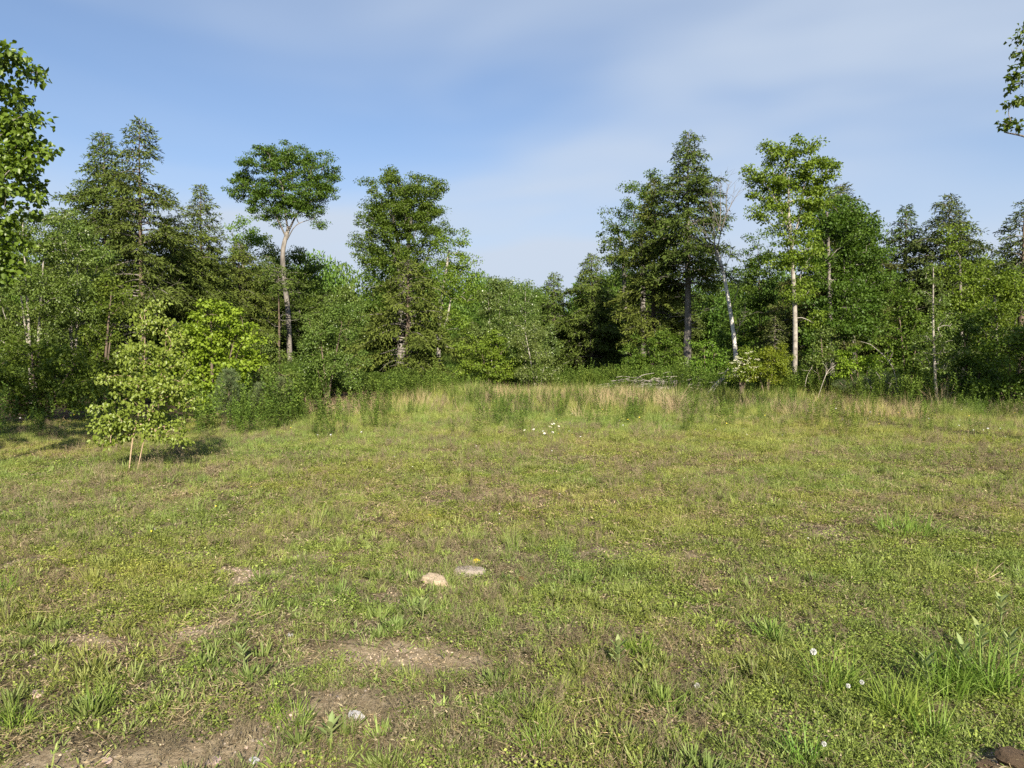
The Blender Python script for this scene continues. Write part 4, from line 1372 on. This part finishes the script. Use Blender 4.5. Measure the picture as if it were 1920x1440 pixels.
# ------------------------------------------------------------------ stones, dead wood, flowers and single plants
M['stone_tan'] = noise_mat('tan_sandstone', [(0.3, (0.30, 0.225, 0.15)), (0.55, (0.47, 0.375, 0.26)), (0.8, (0.60, 0.51, 0.39))], 14, bump=.5)
M['stone_grey'] = noise_mat('grey_stone', [(0.3, (0.19, 0.155, 0.125)), (0.55, (0.33, 0.285, 0.24)), (0.8, (0.46, 0.41, 0.35))], 16, bump=.5)
M['stone_white'] = noise_mat('white_quartz', [(0.3, (0.27, 0.265, 0.27)), (0.5, (0.42, 0.415, 0.42)), (0.8, (0.55, 0.545, 0.55))], 30, bump=.4)
M['stone_pink'] = noise_mat('pinkish_stone', [(0.3, (0.30, 0.21, 0.17)), (0.55, (0.46, 0.35, 0.30)), (0.8, (0.58, 0.49, 0.43))], 18, bump=.4)
M['clod'] = noise_mat('dark_earth_clod', [(0.3, (0.10, 0.068, 0.042)), (0.6, (0.20, 0.14, 0.09)), (0.8, (0.30, 0.22, 0.15))], 22, bump=.9)

import bmesh


def rock_mesh(seed, sub=3, planes=16, mat=None, rough=.03):
    r = np.random.default_rng(seed)
    bm = bmesh.new()
    bmesh.ops.create_icosphere(bm, subdivisions=sub, radius=1)
    N = rand_dir(r, planes)
    dd = .72 + .28 * r.random(planes)
    N[0], dd[0] = norm(np.array([.12, -.1, 1.0])), .62
    for v in bm.verts:
        c = np.array(v.co)
        q = N @ c
        rad = np.min(np.where(q > .05, dd / np.maximum(q, .05), 9))
        rad = min(rad, 1.15) * (1 + rough * r.normal())
        v.co = v.co * float(rad)
    me = bpy.data.meshes.new('rock')
    bm.to_mesh(me)
    bm.free()
    if mat:
        me.materials.append(mat)
    return me


def stone(label, px, py, wpx, hpx, mat, seed, sink=.4, deep=.8):
    p = ground_at(px, py + hpx * .3)
    k = p[1] / F
    o = link('stone', rock_mesh(seed, 3 if wpx > 20 else 2, 14, M[mat]))
    rx, rz = wpx * k / 2, hpx * k / 2 * 1.1
    o.scale = (rx, rx * deep, rz)
    o.rotation_euler = (0, 0, np.random.default_rng(seed).normal() * .3)
    o.location = (p[0], p[1], p[2] + rz * (1 - 2 * sink))
    tag(o, label, 'stone', 'stones lying in the turf')


stone('largest tan stone, squarish, lying half sunk in the grass near the centre', 818, 1086, 52, 38, 'stone_tan', 401)
stone('flat grey stone partly overgrown, just right of the tan stone', 880, 1070, 54, 26, 'stone_grey', 402, .35)
stone('bright white quartz stone in the foreground', 668, 1340, 34, 26, 'stone_white', 403)
stone('pale pinkish flat stone near the left foreground', 70, 1300, 34, 16, 'stone_pink', 404, .4)
stone('small cream stone in the mid meadow', 730, 907, 18, 8, 'stone_tan', 405, .35)
stone('small grey stone left of the gravel patch', 560, 1042, 9, 9, 'stone_grey', 406)
stone('small upright grey stone above the gravel patch', 609, 1045, 9, 11, 'stone_grey', 407)
stone('small white stone in leafy weeds left of centre', 543, 1189, 15, 10, 'stone_white', 408)
stone('whitish stone at the bottom edge', 478, 1424, 22, 12, 'stone_white', 409)
stone('flat pinkish stone at the bottom left edge', 400, 1426, 34, 13, 'stone_pink', 410, .4)
stone('reddish flat stone beside the pinkish one at the bottom', 200, 1424, 26, 10, 'stone_pink', 411, .4)
stone('pale stone half buried at the left, beyond the grass tufts', 200, 1246, 20, 10, 'stone_grey', 412, .35)
stone('small pale stone below the gravel strip', 634, 1259, 14, 9, 'stone_grey', 413)
stone('tan pebble stone above the white quartz', 640, 1309, 14, 9, 'stone_tan', 414)
stone('tiny white chip right of the red leaf', 1038, 1121, 11, 6, 'stone_white', 415)
stone('tiny pale stone on the left slope of the meadow', 60, 995, 13, 6, 'stone_grey', 416)
stone('small pale pink stone far left in the turf', 168, 968, 15, 8, 'stone_pink', 417)
stone('pale stone by the upper gravel', 655, 1147, 12, 8, 'stone_tan', 418)
stone('brown earth clod at the lower right corner', 1900, 1418, 62, 40, 'clod', 419, .3)
stone('smaller earth clod next to the corner one', 1846, 1432, 34, 20, 'clod', 420, .35)

# gravel on the bare soil
pb = []
for k in range(5):
    pm = rock_mesh(430 + k, 1, 8, M[('stone_tan', 'stone_grey', 'stone_pink', 'stone_grey', 'stone_tan')[k]])
    pm.transform(__import__('mathutils').Matrix.Scale(.010, 4))
    pb.append(pm)
r = np.random.default_rng(440)
G = [(*place(r, 1500, 2, 6.5, lambda x, y: np.clip(bare(x, y) * 1.1 - .1, 0, 1) * np.clip((fbm(x, y, .5, 121, 3) - .42) / .12, 0.05, 1)), .5), (*place(r, 22, 2, 12, lambda x, y: notwood(x, y) * .5), .8)]
do_scatter('gravel', r, G, pb, label='tan gravel scattered on the bare soil', smin=.35, smax=1.7, tilt=.6, vert=(.4, .8), zoff=.001)


def plain(name, rgb, rgb2=None, trans=.0, rough=.7):
    if name not in M:
        M[name] = leaf_mat(name, rgb, rgb2 or rgb, trans=trans, rough=rough, spec=.15)
    return M[name]


# brush pile and fallen limbs at the meadow edge
def rods(g, r, n, c, spread, lmin, lmax, rad, flat=.12, yaw=None):
    for k in range(n):
        p = np.array([c[0] + r.normal() * spread[0], c[1] + r.normal() * spread[1], c[2] + abs(r.normal()) * spread[2]])
        a = (r.random() * 6.28) if yaw is None else yaw + r.normal() * .5
        d = norm(np.array([math.cos(a), math.sin(a), r.normal() * flat]))
        L = lmin + (lmax - lmin) * r.random()
        pts = [p - d * L / 2, p + np.array([0, 0, .04]) + r.normal(size=3) * .03, p + d * L / 2]
        tube(g, smooth_path(pts, 7), np.linspace(rad, rad * .5, 7) * (.6 + .8 * r.random()), 5, r.random())


pc = ground_at(1258, 742)
pile = empty('brush_pile', pc, 'bleached pile of dead branches and straw on the meadow edge before the beech bush', 'brush pile')
r = np.random.default_rng(450)
for k in range(14):
    g = Geo()
    rods(g, r, 1, (r.normal() * .75, r.normal() * .3, .30 + .28 * r.random()), (0, 0, 0), .8, 1.5, .022, yaw=0.1)
    link('log', g.mesh('log', M['bark'], True), pile)
g = Geo()
rods(g, r, 330, (0, -.1, .20), (.95, .35, .22), .3, 1.0, .014, .2)
o = link('twigs', g.mesh('twigs', M['bark_pale']), pile)
o['kind'] = 'stuff'


def dead_limb(label, D, pts, r0, seed, side=3):
    """pts in photo pixels at depth D; the first rests on the ground"""
    r = np.random.default_rng(seed)
    b = at(pts[0][0], HZ, D)
    b[2] = float(gz(b[0], b[1]))
    root = empty('dead_limb', b, label, 'dead branch')
    P_ = np.array([at(a, c, D) - b + np.array([0, r.normal() * .1, 0]) for a, c in pts])
    P_[0, 2] = .0
    q = smooth_path(P_, 18)
    g = Geo()
    tube(g, q, np.linspace(r0, r0 * .3, 18), 6, .5)
    link('stem', g.mesh('stem', M['deadwood'], True), root)
    g = Geo()
    for k in range(side):
        i_ = 6 + int(r.random() * 11)
        d = norm(q[i_] - q[i_ - 2] + r.normal(size=3) * .7 + np.array([0, 0, .3]))
        tube(g, smooth_path([q[i_], q[i_] + d * .18, q[i_] + d * .36 + np.array([0, 0, .06])], 6), np.linspace(r0 * .4, r0 * .12, 6), 5, .5)
    o = link('branches', g.mesh('branches', M['deadwood']), root)


dead_limb('curved pale fallen limb rising from the brush pile toward the flowering shrub', 27.5, [(1322, 738), (1338, 722), (1356, 706), (1364, 690)], .05, 461, 2)
dead_limb('short pale branch lying beside the curved fallen limb', 27.3, [(1330, 735), (1348, 718), (1376, 700)], .035, 462, 2)
dead_limb('thin dead sticks standing up just right of the white-trunked maple', 26, [(1505, 730), (1512, 708), (1522, 688)], .012, 463, 4)
dead_limb('second thin dead stick leaning right near the white-trunked maple', 26, [(1518, 728), (1522, 705), (1530, 690)], .010, 464, 3)
dead_limb('leaning dead branch with twigs before the bright yellow-green bush', 25, [(1530, 722), (1552, 700), (1574, 684)], .012, 465, 4)
dead_limb('arched grey dead stem right of the bright yellow-green bush', 24, [(1690, 735), (1672, 690), (1640, 650), (1612, 640)], .013, 466, 4)
dead_limb('pair-leaning dead limb under the brownish hemlock', 35, [(720, 722), (738, 706), (760, 690)], .012, 467, 3)


# tussocks: single clumps one can point to
def tussock(label, px, py, n, rad, h0, h1, wd, lean, kind, seed, cat='grass tussock', seg=4):
    r = np.random.default_rng(seed)
    p = ground_at(px, py)
    g = Geo()
    blades(g, r, n, rad, h0, h1, wd, lean, seg)
    o = link('grass_tussock', g.mesh('grass_tussock', M[kind]), None, tuple(float(v) for v in p))
    tag(o, label, cat)
    o['kind'] = 'thing'
    return o


M['t_green'] = leaf_mat('tussock_blade', (0.095, 0.175, 0.020), (0.220, 0.310, 0.060), trans=.28)
M['t_straw'] = leaf_mat('tussock_straw', (0.30, 0.23, 0.125), (0.52, 0.43, 0.27), trans=.15, rough=.7, spec=.15)
M['t_red'] = leaf_mat('red_brown_stems', (0.16, 0.085, 0.055), (0.27, 0.165, 0.115), trans=.05, rough=.8, spec=.1)
tussock('tall fan of straw-coloured stalks in front of the brush pile', 1264, 772, 90, .10, .5, 1.0, .009, .55, 't_straw', 471)
tussock('upright tuft of dry straw to the left of the straw fan', 1192, 768, 80, .16, .3, .75, .009, .25, 't_straw', 472)
tussock('bunch of tall pale dry stalks by the thin birch at right', 1762, 772, 70, .22, .5, 1.15, .010, .25, 't_straw', 473)
tussock('reddish brown clump of dead weeds left of the brush pile', 1150, 726, 160, .45, .3, .75, .010, .3, 't_red', 474)
tussock('tan straw clump at the foot of the brownish hemlock trunk', 762, 735, 110, .20, .2, .45, .010, .35, 't_straw', 475)
tussock('dry straw clump at the right edge of the far meadow', 1892, 780, 90, .3, .25, .6, .009, .4, 't_straw', 476)
for q, (px, py, n, rad, h0, h1, lab) in enumerate([
        (1848, 1290, 150, .11, .10, .30, 'biggest lush green grass tussock near the right foreground edge'), (1770, 1300, 90, .08, .10, .26, 'green grass tussock just left of the biggest one'),
        (1680, 1345, 80, .07, .08, .24, 'green grass tussock in front of the two seed heads'), (1560, 1285, 80, .09, .08, .20, 'spreading grass tussock below the large white seed head'),
        (1745, 1385, 60, .06, .06, .18, 'low grass tussock at the lower right, nearest the camera'), (1200, 1222, 70, .06, .06, .16, 'dark green grass tuft alone right of the centre foreground'),
        (1440, 1195, 45, .07, .06, .18, 'thin bright grass tuft behind the large white seed head'), (1695, 1000, 110, .18, .10, .26, 'pale green grass mound in the right middle meadow'),
        (985, 1345, 50, .08, .05, .17, 'loose grass tuft in the centre foreground'), (1010, 1400, 45, .06, .05, .16, 'small grass tuft at the bottom centre'),
        (185, 1330, 50, .07, .06, .17, 'grass tuft in the left foreground'), (20, 1360, 50, .06, .06, .17, 'grass tuft at the lower left picture edge'),
        (10, 1110, 40, .06, .10, .30, 'tall grass tuft at the left picture edge'), (1505, 1430, 40, .05, .05, .15, 'small grass tuft at the bottom, right of centre'),
        (1250, 1330, 36, .06, .05, .15, 'sparse bright grass tuft in the right foreground turf'), (545, 1350, 60, .08, .05, .15, 'greyish grass tuft left of the white quartz')]):
    tussock(lab, px, py, int(n * 1.5), rad * 1.3, h0 * .8, h1 * (1.05 if px > 1500 else .8), .0066 if px > 1500 else .0046, .55, 't_green', 480 + q)


# milkweed-like plants with broad pale leaves
def weed_plant(label, px, py, h, pairs, seed):
    r = np.random.default_rng(seed)
    p = ground_at(px, py)
    root = empty('milkweed_plant', p, label, 'plant')
    g = Geo()
    top = np.array([r.normal() * .02, r.normal() * .02, h])
    tube(g, smooth_path([np.array([0, 0, -.01]), top * .5 + np.array([.01, 0, 0]), top], 8), np.linspace(.0045, .0025, 8), 6, .5)
    link('stem', g.mesh('stem', M['broad_weed']), root)
    for k in range(pairs):
        u = .3 + .7 * (k + .5) / pairs
        a = k * 1.57 + r.normal() * .3
        for sg in (0, math.pi):
            g = Geo()
            d = np.array([[math.cos(a + sg), math.sin(a + sg), .75 + .6 * u]])
            leaves6(g, (top * u)[None], d, np.array([[-math.cos(a + sg), -math.sin(a + sg), 1.0]]), .055 + .03 * r.random(), .026, r.random(), droop=.05)
            link('leaf', g.mesh('leaf', M['broad_weed']), root)


M['broad_weed'] = leaf_mat('broad_weed_leaf', (0.185, 0.250, 0.085), (0.290, 0.340, 0.140), trans=.3)
weed_plant('pale-leaved upright weed rising behind the biggest green tussock', 1842, 1235, .17, 6, 501)
weed_plant('second pale-leaved weed, farther back at the right edge', 1874, 1175, .17, 6, 502)
weed_plant('leafy weed in the middle of the biggest green tussock', 1805, 1285, .20, 8, 511)
weed_plant('tall leafy weed right beside the biggest green tussock', 1885, 1280, .24, 9, 512)
weed_plant('leafy weed left of the biggest green tussock, nearer the seed heads', 1735, 1300, .16, 7, 513)
weed_plant('single upright bright weed left of the dark green tuft', 1155, 1258, .15, 6, 503)
weed_plant('young upright weed in the left foreground beside the gravel', 455, 1262, .13, 5, 504)
weed_plant('bright little weed before the white quartz', 612, 1392, .08, 4, 505)
weed_plant('upright weed below the tan stone', 790, 1165, .12, 5, 506)

# seed heads
M['fluff'] = leaf_mat('seed_fluff', (0.66, 0.66, 0.62), (0.82, 0.82, 0.80), trans=.25, tcol=(1, 1, 1))
M['stalk'] = leaf_mat('flower_stalk', (0.10, 0.14, 0.03), (0.16, 0.19, 0.05), trans=.1)
for q, (px, py, hh, R, lab) in enumerate([(1525, 1222, .14, .016, 'largest white dandelion seed head'), (1590, 1286, .12, .010, 'small white seed head, left one of the close pair'), (1616, 1279, .13, .010, 'small white seed head, right one of the close pair'),
                                          (1545, 1395, .06, .010, 'low white seed head at the bottom of the right foreground'), (1307, 1286, .02, .014, 'ragged white tuft of fluff lying in the turf')]):
    r = np.random.default_rng(520 + q)
    k0 = ground_at(px, py)
    D = k0[1] * (1 - hh / CAMZ)
    c = at(px, py, D)
    b = np.array([c[0], c[1], float(gz(c[0], c[1]))])
    root = empty('seed_head', b, lab, 'seed head', 'white seed heads in the turf')
    top = c - b
    g = Geo()
    sticks(g, np.array([[0, 0, 0.0]]), top[None], .0016, .0012, 5, .5)
    link('stalk', g.mesh('stalk', M['stalk']), root)
    g = Geo()
    n = 150
    d = rand_dir(r, n)
    kites(g, top + d * R * .25, d, rand_dir(r, n), R * .8, R * .35, r.random(n), mid=.85)
    o = link('fluff', g.mesh('fluff', M['fluff']), root)
    o['kind'] = 'stuff'

# white daisies: one bunch one can count, the rest strewn
M['petal'] = leaf_mat('white_petal', (0.58, 0.58, 0.54), (0.68, 0.68, 0.66), trans=.2, tcol=(1, 1, 1))
M['disc'] = plain('yellow_disc', (0.55, 0.40, 0.03), (0.65, 0.48, 0.05))
gs, gp, gd = Geo(), Geo(), Geo()
sticks(gs, np.array([[0, 0, 0.0]]), np.array([[0, 0, .30]]), .002, .0014, 4, .5)
a = np.arange(14) / 14 * 6.283
kites(gp, np.stack([np.cos(a) * .006, np.sin(a) * .006, np.full(14, .30)], 1), np.stack([np.cos(a), np.sin(a), np.full(14, .08)], 1), np.tile([[0, 0, 1.0]], (14, 1)), .022, .010, np.linspace(0, 1, 14), mid=.65)
tube(gd, np.array([[0, 0, .298], [0, 0, .303], [0, 0, .306]]), np.array([.008, .007, .003]), 8, .5)
sm, pm, dm = gs.mesh('stalk', M['stalk']), gp.mesh('petals', M['petal']), gd.mesh('disc', M['disc'])
r = np.random.default_rng(540)
for q, (px, py) in enumerate(sorted([(1016, 797), (1024, 801), (1020, 806), (1030, 799), (1014, 803), (1035, 803), (1008, 800), (1027, 793), (1042, 797), (993, 806), (1033, 791), (1026, 810)])):
    p = ground_at(px, py + 22)
    root = empty('daisy', p, 'white daisy in the bunch in the far grass, %s from the left' % ORD[q], 'flower', 'bunch of white daisies')
    root.rotation_euler = (.5 + r.normal() * .2, r.normal() * .2, r.normal())
    root.scale = (.85,) * 3
    for nm, me in (('stalk', sm), ('petals', pm), ('disc', dm)):
        link(nm, me, root)
g = Geo()
a = np.arange(7) / 7 * 6.283
kites(g, np.tile([[0, 0, .22]], (7, 1)), np.stack([np.cos(a), np.sin(a), np.full(7, .3)], 1), np.tile([[0, 0, 1.0]], (7, 1)), .016, .011, .5)
fm1 = g.mesh('flower', M['petal'])
fm2 = fm1.copy()
fm2.materials.clear()
fm2.materials.append(plain('yellow_petal', (0.60, 0.50, 0.04), (0.7, 0.6, 0.08)))
flf = lambda x, y: np.clip((fbm(x, y, 2.5, 131, 3) - .47) / .1, 0, 1) * notwood(x, y)
G = [(*place(r, 1.3, 6, 14, flf), .55), (*place(r, 1.5, 12, 30, flf), 1.15)]
do_scatter('meadow_flowers', r, G, [fm1, fm1, fm2], label='tiny white and yellow flowers strewn in the grass', smin=.7, smax=1.2, tilt=.4)

# fallen leaves
for q, (px, py, sz, c1, lab) in enumerate([(893, 1051, .075, (0.42, 0.38, 0.02), 'bright yellow leaf standing above the flat grey stone'), (978, 1083, .065, (0.16, 0.035, 0.018), 'curled red leaf right of the flat grey stone'),
                                           (715, 1366, .035, (0.18, 0.035, 0.02), 'small red leaf right of the white quartz'), (805, 962, .05, (0.40, 0.35, 0.04), 'yellow leaf in the mid meadow')]):
    p = ground_at(px, py + 8)
    g = Geo()
    r = np.random.default_rng(560 + q)
    leaves6(g, np.array([[-.4 * sz, 0, .012]]), np.array([[1.0, .2, .35 if q == 0 else .1]]), np.array([[-.2, -.75, .8]]), sz, sz * .62, r.random(1), fold=.3, droop=.25)
    if q < 2:
        leaves6(g, np.array([[.1 * sz, -.1 * sz, .010]]), np.array([[.6, -.8, .25]]), np.array([[.2, -.4, .9]]), sz * .6, sz * .4, r.random(1), fold=.3, droop=.3)
    sticks(g, np.array([[-.4 * sz, 0, .012]]), np.array([[-.9 * sz, .1 * sz, .003]]), .0014, .001, 4, .5)
    o = link('fallen_leaf', g.mesh('fallen_leaf', plain('leaf_%d' % q, c1, tuple(v * 1.2 for v in c1), .3)), None, tuple(p))
    tag(o, lab, 'leaf')
    o['kind'] = 'thing'

# long dry stalks lying on the turf
for q, (pts, lab) in enumerate([([(0, 1162), (60, 1157), (122, 1152)], 'long pale straw lying at the left picture edge'), ([(1690, 1250), (1600, 1222), (1500, 1262)], 'thin dry grass stem arched over the turf near the seed heads'),
                                ([(1855, 1318), (1890, 1336), (1925, 1356)], 'thick pale straw lying at the right picture edge'), ([(1080, 1326), (1118, 1322), (1146, 1314)], 'short pale straw in the right foreground turf'),
                                ([(560, 1204), (660, 1216), (745, 1224)], 'dark thin twig lying across the gravel strip'), ([(1320, 1280), (1380, 1262), (1440, 1248)], 'thin dry stem bending right from the white fluff')]):
    P_ = np.array([ground_at(a, b_) + np.array([0, 0, .02 + (.012 if k == 1 else 0)]) for k, (a, b_) in enumerate(pts)])
    b = P_[0].copy()
    g = Geo()
    tube(g, smooth_path(P_ - b, 14), np.linspace(.0018, .0010, 14), 5, .6)
    o = link('dry_stalk', g.mesh('dry_stalk', M['bark_dark'] if 'twig' in lab else M['t_straw']), None, tuple(b))
    tag(o, lab, 'stalk')
    o['kind'] = 'thing'

# dead grass nests
for q, (px, py, R, n, lab) in enumerate([(435, 1165, .13, 90, 'nest of dry grass stems beside the gravel at left'), (1850, 1098, .12, 60, 'curled nest of dry grass at the right'), (1075, 862, .5, 260, 'grey-brown patch of matted dead grass in the middle meadow'), (1240, 1010, .3, 160, 'tan patch of dry grass right of the centre')]):
    p = ground_at(px, py)
    r = np.random.default_rng(580 + q)
    C = np.stack([r.normal(size=n) * R * .5, r.normal(size=n) * R * .5, .01 + .05 * r.random(n)], 1)
    g = Geo()
    kites(g, C, rand_dir(r, n) * np.array([1, 1, .25]), np.array([0, 0, 1.0]) + r.normal(size=(n, 3)) * .3, .08 + .14 * r.random(n), .004, r.random(n), fold=0, droop=.1, mid=.5)
    o = link('dead_grass', g.mesh('dead_grass', M['t_straw']), None, tuple(p))
    tag(o, lab, 'dead grass')
    o['kind'] = 'thing'

# grey twiggy bush on the right edge of the meadow
bush('grey_shrub', 'grey twiggy half-dead shrub between the dead stem and the thin birch', 'shrub', 1652, 24.5, [(1650, 712, 34, 20), (1672, 722, 26, 18), (1628, 722, 24, 14)], 'pine', .05, .02, .2, .6, 601, nst=6, twig=.008, bark='deadwood')
bush('weed_clump', 'dark leafless bramble clump right of the dead sticks', 'shrub', 1598, 24.5, [(1590, 722, 26, 14), (1615, 726, 24, 14)], 'pine', .03, .014, .2, .25, 602, nst=7, twig=.008, bark='bark_dark')
